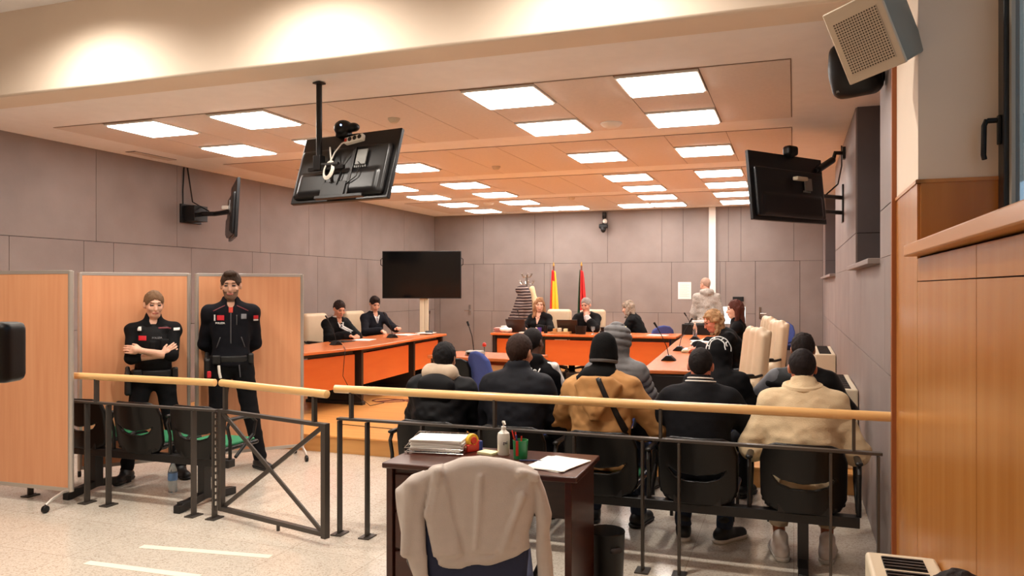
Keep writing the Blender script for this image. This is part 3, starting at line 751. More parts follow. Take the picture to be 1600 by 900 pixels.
screen((-5.72, 5.0), (-5.17, 5.72), 'beech screen behind the officer with crossed arms', feet=((0, 1), (1, 1)))
screen((-5.15, 5.745), (-4.50, 6.50), 'beech screen behind the taller officer', feet=((1, -1), (1, 1)))
# ---------------------------------------------------------------- black shell benches
SH = dict(pts=[(-.235, .44), (-.238, .66), (-.215, .735), (-.15, .762), (.15, .762), (.215, .735), (.238, .66), (.235, .44), (.20, .375), (.12, .345), (-.12, .345), (-.20, .375)])
slot = [(-.175, .575), (-.12, .545), (0, .527), (.12, .545), (.175, .575), (.13, .520), (.06, .497), (-.06, .497), (-.13, .520)]
def bench(x0, n, pitch, y, label, legs, x_end, group=None, arms=None):
    r = empty('beam_bench', (x0, y, 0), 0, label, 'bench', group)
    MB().bb(-.30, (n-1)*pitch+.30, .06, .14, .295, .355).build('beam', BLKM, r, bev=.004)
    proto = None
    for i in range(n):
        if proto is None:
            proto = sobj('seat_back', [pol(SH['pts'], .0, .017, .014, bend=.9, bendz=-.16), pol(slot, 0, .06, .004, .006, '-', bend=.9, bendz=-.16)], BLKG, r, h=.0075)
            proto.location = (0, .115, 0)
            q = sobj('seat_pan', [rbx((0, .30, .415), (.46, .44, .035), .017), rbx((0, .12, .39), (.38, .12, .03), .014, .03)], BLKG, r, h=.009)
            p = sobj('seat_cushion', [rbx((0, .31, .437), (.41, .38, .03), .014)], GREENF, r, h=.009)
            s = MB().bb(-.14, .14, .05, .15, .35, .40).build('seat_bracket', BLKM, r, bev=.003)
            base = (proto, q, p, s)
        else:
            for o in base: c = dup(o, r); c.location.x = i*pitch
    for i in (arms if arms is not None else range(n+1)):
        x = -pitch/2+i*pitch
        a = MB().tube([(x, .10, .35), (x, .10, .50), (x, .07, .60), (x, .10, .645), (x, .20, .655), (x, .34, .645), (x, .40, .60), (x, .37, .50), (x, .16, .36)], .0135, 8).build('armrest', BLKM, r)
        sobj('arm_pad', [cap((x, .08, .655), (x, .33, .655), .022, .018, sq=(1, 1, .6))], BLK, a, h=.006)
    for i in legs:
        x = i
        l = MB(); l.bb(x-.03, x+.03, .06, .14, .04, .30); l.bb(x-.025, x+.025, -.16, .10, .045, .075)
        l.add([(x-.028, -.19, 0), (x+.028, -.19, 0), (x+.028, -.19, .055), (x-.028, -.19, .055), (x-.028, -.15, 0), (x+.028, -.15, 0), (x+.028, .08, .095), (x-.028, .08, .095), (x-.028, .09, .04), (x+.028, .09, .04)],
              [(0, 1, 2, 3), (0, 4, 5, 1), (3, 2, 6, 7), (4, 8, 9, 5), (0, 3, 7, 8, 4), (1, 5, 9, 6, 2), (6, 9, 8, 7)])
        l.add([(x-.028, .43, 0), (x+.028, .43, 0), (x+.028, .43, .055), (x-.028, .43, .055), (x-.028, .39, 0), (x+.028, .39, 0), (x+.028, .12, .095), (x-.028, .12, .095), (x-.028, .11, .04), (x+.028, .11, .04)],
              [(0, 1, 2, 3), (0, 4, 5, 1), (3, 2, 6, 7), (4, 8, 9, 5), (0, 3, 7, 8, 4), (1, 5, 9, 6, 2), (6, 9, 8, 7)])
        l.build('leg', BLKM, r, bev=.003)
    return r
bench(-5.43, 3, .57, 4.74, 'black shell bench with green cushions beside the officers, empty', [.1, 1.185], 0, arms=(1, 2, 3))
bench(-2.33, 5, .595, 4.74, 'long black shell bench under the nearer row of seated people', [.5, 2.38], 0)
# ---------------------------------------------------------------- chairs
def blue_chair(loc, rz, label, S=1., group='blue upholstered chairs'):
    r = empty('upholstered_chair', loc, rz, label, 'chair', group)
    sobj('backrest', [pol([(-.20, .52), (-.225, .68), (-.19, .80), (-.11, .858), (0, .875), (.11, .858), (.19, .80), (.225, .68), (.20, .52), (.12, .47), (-.12, .47)], -.20, .028, .026, bend=.6, bendz=-.12)], BLUE, r, h=.01)
    sobj('seat', [rbx((0, .03, .44), (.46, .45, .075), .035)], BLUE, r, h=.012)
    m = MB()
    for s in (-1, 1):
        m.tube([(s*.215, .21, 0), (s*.215, .20, .40), (s*.215, -.20, .40), (s*.215, -.27, 0)], .012, 8)
        m.tube([(s*.17, -.20, .40), (s*.16, -.265, .60)], .011, 8)
    m.bb(-.215, .215, -.21, -.19, .39, .41); m.bb(-.215, .215, .19, .21, .39, .41)
    m.build('frame', BLKM, r); return r
def exec_chair(loc, rz, label, plain=False):
    r = empty('executive_chair', loc, rz, label, 'chair', 'beige padded court chairs')
    if plain: sobj('backrest', [rbx((0, -.275, .79), (.46, .13, .62), .06, .02, rotx(.09)), cap((-.14, -.225, .58), (.14, -.225, .58), .05, k=.05)], BEIGE, r, h=.012)
    else: sobj('backrest', [cap((-.125, -.235, .52), (-.115, -.30, 1.05), .072, .068, .035, sq=(1, .75, 1)), cap((.125, -.235, .52), (.115, -.30, 1.05), .072, .068, .035, sq=(1, .75, 1)),
                      cap((0, -.24, .50), (0, -.30, 1.04), .078, .072, .035, sq=(1, .75, 1)), cap((-.19, -.24, .55), (-.175, -.29, 1.02), .045, .045, .02, sq=(1, .8, 1)), cap((.19, -.24, .55), (.175, -.29, 1.02), .045, .045, .02, sq=(1, .8, 1)),
                      rbx((0, -.30, .76), (.44, .05, .66), .024, .02, rotx(.11)), cap((-.12, -.215, .57), (.12, -.215, .57), .05, k=.04)], BEIGE, r, h=.01)
    sobj('seat', [rbx((0, .02, .455), (.50, .48, .08), .04), cap((-.19, .22, .455), (.19, .22, .455), .05, k=.04), cap((-.21, -.15, .49), (-.21, .2, .49), .035, k=.03), cap((.21, -.15, .49), (.21, .2, .49), .035, k=.03)], BEIGE, r, h=.012)
    for s in (-1, 1):
        a = MB().tube([(s*.25, .02, .42), (s*.285, .04, .55), (s*.285, .06, .66)], .014, 8); a.tube([(s*.285, .06, .66), (s*.285, -.16, .67), (s*.24, -.24, .68)], .014, 8)
        a = a.build('armrest', BLKM, r)
        sobj('arm_pad', [cap((s*.285, -.12, .685), (s*.285, .18, .685), .028, .024, sq=(1, 1, .55))], BLK, a, h=.008)
    MB().cyl((0, 0, .10), (0, 0, .42), .028).build('column', BLKM, r)
    b = MB()
    for i in range(5):
        an = 2*PI*i/5+.3; b.tube([(0, 0, .11), (.15*math.cos(an), .15*math.sin(an), .10), (.29*math.cos(an), .29*math.sin(an), .07)], [.03, .022, .016], 8)
    b = b.build('star_base', BLKM, r)
    for i in range(5):
        an = 2*PI*i/5+.3; x, y = .29*math.cos(an), .29*math.sin(an); MB().cyl((x-.02*math.sin(an), y+.02*math.cos(an), .028), (x+.02*math.sin(an), y-.02*math.cos(an), .028), .028, n=14).build('caster', BLK, b)
    return r
ec = exec_chair((-.60, 7.62, ZD), R(118), 'nearest empty beige chair at the right table')
def ec2(x, y, rz, lb): return dup(ec, None, (x, y, ZD), R(rz), lb)
ecp = exec_chair((-3.36, 13.3, ZD), R(180), 'tall beige chair behind the grey-haired judge resting his chin', True)
def ec3(x, y, rz, lb): return dup(ecp, None, (x, y, ZD), R(rz), lb)
ec2(-.45, 9.38, 112, 'beige chair of the woman in glasses, behind the nearest beige chair')
ec2(-.60, 10.65, 108, 'beige chair of the long-haired woman, farthest at the right table')
ec3(-3.99, 13.25, 176, 'beige chair behind the blonde woman at the judges desk')
ec3(-6.55, 10.08, -104, 'beige chair of the nearer robed lawyer at the left desk')
ec3(-6.62, 11.35, -100, 'beige chair of the suited lawyer at the left desk')
bc = blue_chair((-1.87, 6.0, 0), 0, 'blue chair under the man in the black tracksuit')
for x, y, z, rz, lb in ((-1.27, 6.05, 0, 0, 'blue chair under the person in the grey puffer hood'), (-.62, 6.0, 0, 0, 'blue chair under the person in the lettered black hood'), (.03, 6.1, 0, 4, 'blue chair under the man in the leather jacket'),
                      (-2.68, 7.2, ZD, -40, 'empty blue chair before the small witness table'), (-2.18, 13.02, ZD, 40, 'round-backed blue chair at the right end of the judges desk'), (-.2, 14.75, ZD, 180, 'blue chair half hidden at the far right side desk')):
    dup(bc, None, (x, y, z), R(rz), lb)
# black shell chair on the platform
r = empty('shell_chair', (-3.12, 7.2, ZD), R(-12), 'single black shell chair with a green cushion by the witness table', 'chair')
o = sobj('seat_back', [pol(SH['pts'], .0, .017, .014, bend=.9, bendz=-.16)], BLKG, r, h=.009); o.location = (0, -.14, .04)
sobj('seat_pan', [rbx((0, .03, .445), (.46, .44, .04), .018)], BLKG, r, h=.01); sobj('seat_cushion', [rbx((0, .04, .47), (.42, .39, .035), .016)], GREENF, r, h=.01)
m = MB()
for s in (-1, 1): m.tube([(s*.2, .22, 0), (s*.2, .18, .42), (s*.2, -.16, .42), (s*.2, -.24, 0)], .012, 8)
m.build('frame', BLKM, r)
# ---------------------------------------------------------------- court desks
def desk_run(name, label, front, depth, legs, pans, z1=.91, th=.035, side=1, lg=.05):
    """front: list of (x,y) along the public side; depth vector pushes to the sitter's side"""
    r = empty(name, (front[0][0], front[0][1], ZD), 0, label, 'desk'); ox, oy = front[0]
    dv = Vector(depth); F = [Vector(p)-Vector((ox, oy)) for p in front]; zt = z1-ZD
    poly = [(p.x, p.y) for p in F]+[(p.x+dv.x, p.y+dv.y) for p in reversed(F)]
    m = MB(); m.prism(poly, zt-th, zt); m.build('desktop', ORNT, r, bev=.008)
    def at(t):
        k = min(int(t), len(F)-2); return F[k].lerp(F[k+1], t-k)
    for t in legs:
        p = at(t); q = p+dv*.92; p2 = p+dv*.06; d = (q-p2); an = math.atan2(d.y, d.x)
        m = MB(); m.box(((p2.x+q.x)/2, (p2.y+q.y)/2, (zt-th)/2+.02), (d.length, lg, zt-th-.04), an); m.box(((p2.x+q.x)/2, (p2.y+q.y)/2, .02), (d.length+.04, lg+.03, .04), an)
        m.build('leg', BLKF, r, bev=.003)
    for t0, t1 in pans:
        a, b = at(t0)+dv*.12, at(t1)+dv*.12; d = b-a; an = math.atan2(d.y, d.x)
        MB().box(((a.x+b.x)/2, (a.y+b.y)/2, zt-th-.06-.20), (d.length, .02, .40), an).build('modesty_panel', ORNG, r, bev=.002)
    m = MB()
    for t0, t1 in pans:
        a, b = at(t0)+dv*.16, at(t1)+dv*.16; d = b-a; an = math.atan2(d.y, d.x); m.box(((a.x+b.x)/2, (a.y+b.y)/2, zt-th-.025), (d.length, .04, .05), an)
    m.build('under_rail', BLKF, r)
    return r
desk_run('court_desk', 'long orange desk on the left where the two lawyers sit', [(-5.27, 7.45), (-5.08, 8.68), (-5.22, 10.4), (-5.30, 11.6)], (-.93, 0), [.04, 1.0, 2.0, 2.95], [(.08, .93), (1.06, 1.93), (2.07, 2.88)])
desk_run('judges_desk', 'long orange desk at the far end where the judges sit', [(-4.72, 12.05), (-3.85, 11.98), (-2.6, 11.98), (-1.68, 12.03)], (0, .85), [.05, 1.0, 2.93], [(.1, .93), (1.06, 1.97), (2.0, 2.87)])
r = desk_run('court_desk', 'long orange desk on the right covered with papers and microphones', [(-1.30, 7.08), (-1.42, 9.0), (-1.55, 11.0), (-1.64, 13.2)], (.72, .05), [.02, 1.0, 2.0, 2.95], [])
m = MB(); m.bb(.03, .68, .02, .05, .04, .69); m.build('end_panel', BLKF, r, bev=.003)
desk_run('side_desk', 'small orange side desk by the far right door', [(-1.0, 14.0), (-.12, 14.05)], (0, .55), [.03, .97], [])
r = empty('witness_table', (-3.2, 8.1, ZD), R(-8), 'small orange witness table in the middle of the platform', 'table')
MB().bb(-.58, .58, -.34, .34, .70, .735).build('tabletop', ORNT, r, bev=.006); MB().bb(-.52, .52, -.30, -.28, .56, .66).build('shelf_edge', PALE, r, bev=.003)
MB().bb(-.52, .52, -.05, -.03, .12, .70).build('modesty_panel', mat('brown_laminate', (140, 62, 26), .4), r)
for s in (-1, 1): MB().bb(s*.54-.02, s*.54+.02, -.30, .30, 0, .70).build('leg', BLKF, r, bev=.002)
# ---------------------------------------------------------------- clerk desk in front of the rail
r = empty('writing_desk', (-1.5, 3.87, 0), R(1.5), 'dark mahogany desk in the foreground holding stationery', 'desk')
MB().bb(-.52, .52, -.265, .265, .715, .745).build('desktop', DKWOOD, r, bev=.008, seg=3)
MB().bb(.455, .49, -.25, .25, 0, .715).build('side_panel', DKWOOD, r, bev=.003); MB().bb(-.50, -.465, -.25, .25, 0, .715).build('side_panel', DKWOOD, r, bev=.003)
MB().bb(-.465, .455, .20, .22, .40, .715).build('modesty_panel', DKWOOD, r)
MB().bb(-.465, -.465+.40, -.22, .19, .06, .715).build('pedestal', DKWOOD, r, bev=.003)
for i in range(3):
    z = .50-i*.20
    d = MB().bb(-.455, -.075, -.242, -.22, z, z+.185).build('drawer', DKWOOD, r, bev=.005); MB().tube([(-.32, -.242, z+.12), (-.32, -.262, z+.12), (-.21, -.262, z+.12), (-.21, -.242, z+.12)], .005, 6).build('handle', CHROME, d)
DZ = .7452
# letter tray with papers
def papers(name, x, y, z, w, d, hgt, rz, label, cat='papers', mt=None, parent=None, group=None, jit=.004, n=None):
    rnd = random.Random(int(x*1000+y*777)); m = MB(); n = n or max(1, int(hgt/.006)); t = hgt/n
    for i in range(n): m.box((rnd.uniform(-jit, jit), rnd.uniform(-jit, jit), t*(i+.5)), (w, d, t*.94), R(rnd.uniform(-3, 3)*(jit/.004)))
    o = m.build(name, mt or PAPER, parent, smooth=False); o.location = (x, y, z); o.rotation_euler = (0, 0, R(rz))
    if parent is None: tag(o, label, cat, group)
    return o
r = empty('letter_tray', (-1.905, 4.0, DZ), R(8), 'silver wire letter tray on the left of the dark desk', 'letter tray')
r.location = (-1.86, 3.98, DZ)
m = MB(); W2, D2 = .165, .125
for z in (.008, .075): m.tube([(-W2, -D2, z if z < .05 else .03), (W2, -D2, z if z < .05 else .03), (W2, D2, z), (-W2, D2, z), (-W2, -D2, z if z < .05 else .03)], .0022, 6)
for i in range(8): x = -W2+2*W2*i/7; m.tube([(x, -D2, .02), (x, -D2, .008), (x, D2, .008), (x, D2, .075)], .0015, 5)
for i in range(5): y = -D2+2*D2*i/4; m.tube([(-W2, y, .03+.045*i/4), (-W2, y, .008), (W2, y, .008), (W2, y, .03+.045*i/4)], .0015, 5)
m.build('wire_basket', CHROME, r)
for s in (-1, 1):
    for q in (-1, 1): MB().cyl((s*W2*.9, q*D2*.9, 0), (s*W2*.9, q*D2*.9, .009), .006).build('foot', BLK, r)
papers('paper_stack', -1.855, 3.975, DZ+.012, .29, .205, .062, 8, 'thick stack of white paper lying in the wire letter tray')
# tape dispenser
r = empty('tape_dispenser', (-1.675, 4.01, DZ), R(60), 'red and blue tape dispenser with a yellow roll on the dark desk', 'tape dispenser')
sobj('body', [pol([(-.05, 0), (.05, 0), (.05, .05), (.03, .062), (.005, .035), (-.02, .045), (-.05, .04)], 0, .02, .004, .004)], REDP, r, h=.004)
MB().cyl((-.005, -.014, .062), (-.005, .014, .062), .036, n=24).build('tape_roll', YELPL, r, bev=.003); MB().bb(.028, .055, -.022, .022, .002, .055).build('front_block', BLUEP, r, bev=.004)
MB().cyl((-.005, -.021, .062), (-.005, .021, .062), .02, n=20).build('hub', REDP, r, bev=.003)
papers('sticky_notes', -1.57, 3.98, DZ, .10, .075, .012, -14, 'pale yellow pad of sticky notes beside the pump bottle', 'notes', STICKY, jit=.001)
def pump_bottle(x, y, z, label, S=1.):
    r = empty('pump_bottle', (x, y, z), .6, label, 'bottle')
    MB().lathe([(0, 0), (.030*S, 0), (.033*S, .005), (.034*S, .10*S), (.031*S, .118*S), (.014*S, .132*S), (.012*S, .138*S), (0, .138*S)]).build('bottle_body', WHITEP, r)
    m = MB(); m.lathe([(0, .136*S), (.013*S, .136*S), (.013*S, .152*S), (.005*S, .154*S), (.005*S, .170*S), (.009*S, .172*S), (.009*S, .182*S), (0, .184*S)]); m.tube([(0, 0, .177*S), (0, -.03*S, .176*S), (0, -.036*S, .168*S)], .004*S, 6); m.build('pump_head', WHITEP, r)
    return r
r = pump_bottle(-1.483, 3.985, DZ, 'white pump bottle standing on the dark desk')
text_on('gel', None, mat('label_grey', (120, 110, 110), .6), .022, (.0, -.0345, .07), (1, 0, 0), (0, 0, 1), (0, 1, 0), r, 'label_print', off=.001)
r = empty('pen_cup', (-1.367, 3.93, DZ), 0, 'green pencil cup with red pens on the dark desk', 'pen holder')
MB().lathe([(0, 0), (.036, 0), (.037, .002), (.041, .098), (.038, .098), (.034, .006), (0, .006)], n=28).build('cup', GREENP, r); MB().bb(-.012, .002, -.042, -.037, .02, .098).build('stripe', REDP, r)
for i, (dx, dy, mm) in enumerate(((-.03, .0, REDP), (-.022, .012, REDP), (-.012, -.012, BLUEP), (.0, .012, REDP))):
    p = MB().cyl((dx*.4, dy*.4, .01), (dx*1.6, dy*1.4, .145-.01*i), .0042, n=8).build('pen', mm); p.location = (-1.367, 3.93, DZ)
    tag(p, ['red pen leaning farthest left in the green cup', 'second red pen in the green cup, leaning left', 'blue pen in the green cup', 'red pen near the middle of the green cup'][i], 'pen', 'pens in the green cup')
papers('paper_sheets', -1.14, 3.85, DZ, .215, .30, .008, -12, 'loose white sheets at the right end of the dark desk', jit=.010, n=4)
p = MB().cyl((-.06, 0, .005), (.06, .03, .005), .004, n=8).build('pen', mat('dark_blue_pen', (30, 36, 80), .4)); p.location = (-1.29, 3.86, DZ); tag(p, 'dark blue pen lying between the green cup and loose sheets', 'pen')
# waste bin
r = empty('waste_bin', (-.975, 4.25, 0), 0, 'black round waste bin beside the dark desk', 'bin')
MB().lathe([(0, 0), (.088, 0), (.09, .004), (.101, .30), (.103, .305), (.101, .312), (.097, .305), (.086, .008), (0, .008)], n=32).build('bin_body', BLK, r)
sobj('handle_cutout', [cap((.055, -.083, .225), (.085, -.052, .225), .016)], SEAM, r, h=.006)
o = sobj('crumpled_paper', [ell((-.04, .02, .21), (.05, .045, .04), .02)], PAPER, None, h=.009, noise=[(.014, (30, 30, 30), 3.)]); o.location = (-.975, 4.25, 0)
o.data.transform(Matrix.Translation((0, 0, -.17))); o.location.z = .17; tag(o, 'crumpled white paper inside the black waste bin', 'paper')
# ---------------------------------------------------------------- office chair with a sweatshirt over its back
CR = R(20.5); cx_, cy_ = -1.19, 2.87
r = empty('office_chair', (cx_, cy_, 0), CR, 'navy office chair in the foreground with a sweatshirt over its back', 'chair')
sobj('backrest', [pol([(-.185, .42), (-.205, .60), (-.21, .80), (-.16, .92), (-.06, .96), (.08, .96), (.17, .92), (.215, .80), (.215, .60), (.20, .42), (.1, .38), (-.1, .38)], 0, .03, .028, bend=.35)], NAVY, r, h=.01)
sobj('seat', [rbx((0, .28, .45), (.48, .46, .08), .04)], NAVY, r, h=.014)
m = MB(); m.tube([(0, .05, .62), (0, .05, .45), (0, .1, .38), (0, .28, .38)], .02, 8); m.cyl((0, .28, .09), (0, .28, .42), .025); m.build('column', BLKM, r)
for s in (-1, 1):
    a = MB().tube([(s*.24, .2, .42), (s*.28, .2, .50), (s*.28, .18, .64), (s*.28, .36, .65)], .015, 8).build('armrest', BLKM, r)
    sobj('arm_pad', [cap((s*.28, .12, .665), (s*.28, .38, .665), .025, sq=(1, 1, .5))], BLK, a, h=.008)
b = MB()
for i in range(5):
    an = 2*PI*i/5+.3; b.tube([(0, .28, .10), (.15*math.cos(an), .28+.15*math.sin(an), .09), (.29*math.cos(an), .28+.29*math.sin(an), .065)], [.03, .022, .016], 8)
b = b.build('star_base', BLKM, r)
for i in range(5):
    an = 2*PI*i/5+.3; x, y = .29*math.cos(an), .28+.29*math.sin(an); MB().cyl((x-.02*math.sin(an), y+.02*math.cos(an), .026), (x+.02*math.sin(an), y-.02*math.cos(an), .026), .026, n=14).build('caster', BLK, b)
def Q(px, py): return ((px-740)/395., 1.65-(py-449.5)/395.)
SWC = cloth('sweatshirt_taupe', (198, 186, 177), .9, var=.03, vs=30, bump=.35, bs=350)
body = [Q(*p) for p in ((664, 770), (672, 742), (692, 724), (720, 713), (748, 710), (780, 713), (810, 721), (832, 734), (838, 752), (834, 790), (824, 832), (827, 858), (800, 869), (760, 881), (715, 888), (677, 887), (671, 862))]
flap = [Q(*p) for p in ((676, 735), (690, 724), (704, 745), (712, 800), (729, 862), (700, 868), (674, 868), (664, 800))]
lsl = [Q(*p) for p in ((692, 722), (676, 727), (642, 744), (614, 767), (618, 800), (627, 845), (638, 880), (647, 905), (655, 945), (690, 940), (676, 885), (667, 850), (662, 800), (674, 752))]
rsl = [Q(*p) for p in ((826, 733), (840, 738), (850, 768), (860, 805), (857, 830), (862, 870), (866, 940), (837, 940), (836, 870), (839, 820), (835, 770), (828, 750))]
def q3(px, py, y): u, v = Q(px, py); return (u, y, v)
sw = sobj('sweatshirt', [pol(body, -.004, .052, .045, .02, bend=.35), pol(flap, -.036, .030, .024, .012, bend=.35), pol(lsl, -.025, .040, .038, .008, bend=.5), pol(rsl, -.01, .040, .030, .008, bend=.35),
        cap(q3(684, 733, -.055), q3(668, 800, -.05), .018, .010, .02), cap(q3(640, 755, -.03), q3(632, 860, -.03), .020, .014, .03), cap(q3(812, 735, -.045), q3(835, 742, -.04), .016, .02, .02),
        cap(q3(670, 864, -.062), q3(700, 868, -.060), .007, k=.006, op='-'), cap(q3(700, 868, -.058), q3(760, 862, -.056), .007, k=.006, op='-'), cap(q3(760, 862, -.056), q3(824, 842, -.045), .007, k=.006, op='-'),
        cap(q3(700, 738, -.064), q3(727, 862, -.060), .008, .006, .010, '-'), cap(q3(676, 755, -.07), q3(665, 850, -.065), .010, .007, .012, '-'), cap(q3(815, 770, -.052), q3(785, 850, -.056), .010, .005, .02), cap(q3(800, 760, -.060), q3(822, 742, -.05), .012, .008, .02, '-'), cap(q3(750, 740, -.060), q3(742, 850, -.060), .008, .004, .03), cap(q3(640, 775, -.07), q3(636, 860, -.066), .012, .006, .02, '-'),
        rbx((0.0, .01, .55), (.40, .068, .78), .02, .006, op='-')], SWC, r, h=.0065, noise=[(.008, (12, 5, 4), 3.), (.005, (24, 10, 8), 8.)])
sw.parent = None; sw.location = (cx_, cy_, 0); sw.rotation_euler = (0, 0, CR); tag(sw, 'taupe grey sweatshirt draped over the foreground office chair', 'sweatshirt')
# ---------------------------------------------------------------- televisions
def tv(name, w, hh, loc, rot, label, stand=None, back=True):
    r = empty(name, loc, 0, label, 'television'); r.rotation_euler = rot
    MB().bb(-w/2, w/2, -.018, .018, -hh/2, hh/2).build('casing', TVB, r, bev=.006)
    MB().bb(-w/2+.015, w/2-.015, .0178, .0195, -hh/2+.018, hh/2-.015).build('screen', mat('tv_screen', (10, 10, 11), .12, spec=.5), r, smooth=False)
    b = sobj('rear_bulge', [rbx((0, -.03, -.09*hh), (w*.92, .05, hh*.72), .02), rbx((0, -.045, -.26*hh), (w*.80, .05, hh*.30), .018, .02)], TVB, r, h=.012)
    m = MB(); m.bb(w*.16, w*.26, -.076, -.068, -.02, .10)
    for i in range(6): m.box((w*.15+i*.02, -.062, -.03), (.010, .006, .018))
    m.build('port_panel', GREYP, r); return r
# hanging one, seen from behind
T = tv('hanging_television', .95, .555, (-3.175, 5.128, 2.555), (R(-18), 0, R(-10)), 'black television hanging from the ceiling, seen from behind with white cable')
k = empty('ceiling_bracket', (-3.355, 5.20, ZC-.004), R(-10), 'black ceiling pole holding the hanging television', 'bracket')
k.location = (-3.36, 5.05, ZC-.005)
m = MB(); m.cyl((0, 0, -.61), (0, 0, -.005), .022, n=16); m.build('pole', BLKM, k); MB().bb(-.035, .035, -.035, .035, -.012, 0).build('ceiling_plate', BLKM, k, bev=.003)
m = MB(); m.bb(-.035, .035, -.03, .03, -.66, -.55); m.tube([(0, 0, -.62), (.10, -.01, -.63), (.20, -.01, -.63)], .02, 8); m.bb(-.10, .25, -.02, .01, -.665, -.635); m.build('clamp', BLKM, k, bev=.003)
m = MB()
for x in (-.12, .12): m.bb(x-.015, x+.015, -.075, -.062, -.26, .13)
m.bb(-.16, .30, -.095, -.06, -.285, -.262); m.bb(-.11, .11, -.085, -.07, -.27, -.15)
m.build('mount_bracket', BLKM, T, bev=.002)
o = MB(); o.tube([(-.05+(.048-.006*j)*math.cos(a), -.118-.005*j, -.07+(.075-.008*j)*math.sin(a)) for j in range(3) for a in [2*PI*i/16+j for i in range(17)]], .0058, 6)
o.tube([(-.09, -.12, .12), (-.06, -.12, .04), (-.05, -.12, .0), (-.03, -.12, .07), (.02, -.12, .14), (.09, -.115, .165)], .0058, 6)
o.build('white_cable', WHITEP, T)
p = empty('power_strip', (0, 0, 0), 0, 'white power strip fixed behind the hanging television', 'power strip'); 
mw = Matrix.LocRotScale(T.location, T.rotation_euler, None)
p.matrix_world = mw @ Matrix.Translation((.135, -.115, .165)) @ Matrix.Rotation(R(-8), 4, 'Y')
MB().bb(-.085, .085, -.02, .02, -.025, .025).build('strip_body', WHITEP, p, bev=.008)
for i in range(3): MB().cyl((-.03+i*.045, -.024, 0), (-.03+i*.045, -.019, 0), .017, n=16).build('socket', BLK, p)
MB().bb(-.078, -.058, -.024, -.019, -.012, .012).build('switch', REDP, p)
m = MB(); m.tube([(.18, -.075, .0), (.22, -.09, -.03), (.20, -.085, -.12), (.12, -.08, -.17), (.03, -.08, -.14)], .004, 6); m.tube([(.10, -.08, .05), (.05, -.09, -.05), (.03, -.09, -.18)], .004, 6); m.build('black_cable', BLK, T)
w_ = empty('webcam', (-3.24, 5.17, 2.87), R(-10), 'black round conference camera on top of the hanging television', 'camera')
sobj('dome', [ell((0, .02, .0), (.075, .07, .062), .02), ell((.09, .03, .0), (.05, .045, .035), .02), rbx((0, .03, -.055), (.12, .08, .03), .01)], BLK, w_, h=.008); MB().cyl((.035, -.045, .01), (.035, -.052, .01), .006).build('indicator', LED, w_)
# wall television on the right, seen from behind
T2 = tv('wall_television', 1.10, .66, (-.06, 8.06, 2.615), (R(-6), 0, R(52.8)), 'black television on a bracket at the right grey wall, seen from behind')
b = empty('wall_bracket', (XR, 9.06, 2.55), 0, 'black double arm bracket holding the right television', 'bracket')
m = MB()
for z in (-.10, .06): m.tube([(0, -.02, z), (-.20, -.25, z), (-.44, -.85, z)], .022, 8)
m.build('arm', BLKM, b); MB().bb(-.02, 0, -.08, .08, -.2, .2).build('wall_plate', BLKM, b, bev=.003)
m = MB(); m.tube([(-.02, .0, .62), (-.02, -.02, .4), (-.06, -.1, .2), (-.2, -.25, .06)], .008, 6); m.build('cable', BLK, b)
b = empty('wall_bracket', (XR, 8.75, 2.98), 0, 'black jointed arm reaching over the right television', 'bracket')
MB().tube([(-.0, 0, .06), (-.10, -.05, .06), (-.12, -.06, -.02), (-.30, -.35, -.16)], .022, 8).build('arm', BLKM, b); sobj('joint', [cap((-.13, -.08, -.02), (-.27, -.30, -.14), .035)], BLK, b, h=.01)
MB().bb(-.03, 0, -.05, .05, .0, .12).build('wall_plate', BLKM, b)
b = empty('webcam', (-.03, 8.10, 2.985), R(52), 'black conference camera on top of the right wall television', 'camera')
sobj('dome', [rbx((0, 0, .0), (.14, .10, .10), .03), rbx((0, 0, -.045), (.06, .06, .05), .01)], BLK, b, h=.009)
b = empty('adapter', (.06, 8.02, 2.70), R(52.8), 'small white adapter behind the right wall television', 'adapter')
MB().bb(-.08, .08, -.03, .03, -.018, .018).build('body', CREAMP, b, bev=.008)
# wall television on the left
T3 = tv('wall_television', 1.10, .70, (-6.50, 7.93, 2.60), (R(-3), 0, R(-47)), 'black television on the left grey wall, seen edge on')
b = empty('wall_bracket', (XL, 8.05, 2.60), 0, 'black arm bracket of the left wall television', 'bracket')
MB().bb(0, .03, -.14, .22, -.12, .12).build('wall_plate', BLKM, b, bev=.004)
m = MB(); m.tube([(.03, 0, .0), (.35, .1, .0), (.76, -.08, .0)], .03, 10); m.bb(.03, .2, -.1, .14, -.10, .10); m.build('arm', BLKM, b, bev=.004)
MB().tube([(.02, -.10, .10), (.01, -.09, .3), (.01, -.07, .59)], .008, 6).build('cable', BLK, b); MB().tube([(.3, .05, .03), (.1, -.02, .15), (.01, -.01, .59)], .009, 6).build('cable', BLK, b); MB().bb(.60, .70, -.08, .0, .03, .08).build('plug', WHITEP, b, bev=.01)
# rolling display with stand
T4 = tv('rolling_television', 1.42, .84, (-6.2, 12.5, 1.885), (0, 0, R(194)), 'large black television on a cream stand behind the left desk')
for s in (-1, 1): MB().tube([(s*.70, 0, .30), (s*.74, 0, .27), (s*.74, 0, .18), (s*.70, 0, .15)], .008, 6).build('side_handle', BLKM, T4); 
b = empty('display_stand', (-6.18, 12.56, ZD), R(194), 'cream pillar stand under the large television', 'stand')
m = MB(); m.bb(-.075, -.012, -.03, .03, .04, 1.6); m.bb(.012, .075, -.03, .03, .04, 1.6); m.bb(-.02, .02, -.02, .02, .04, 1.6); m.build('pillar', CREAMP, b, bev=.004)
MB().bb(-.4, .4, -.28, .28, .02, .06).build('base', CREAMP, b, bev=.01)
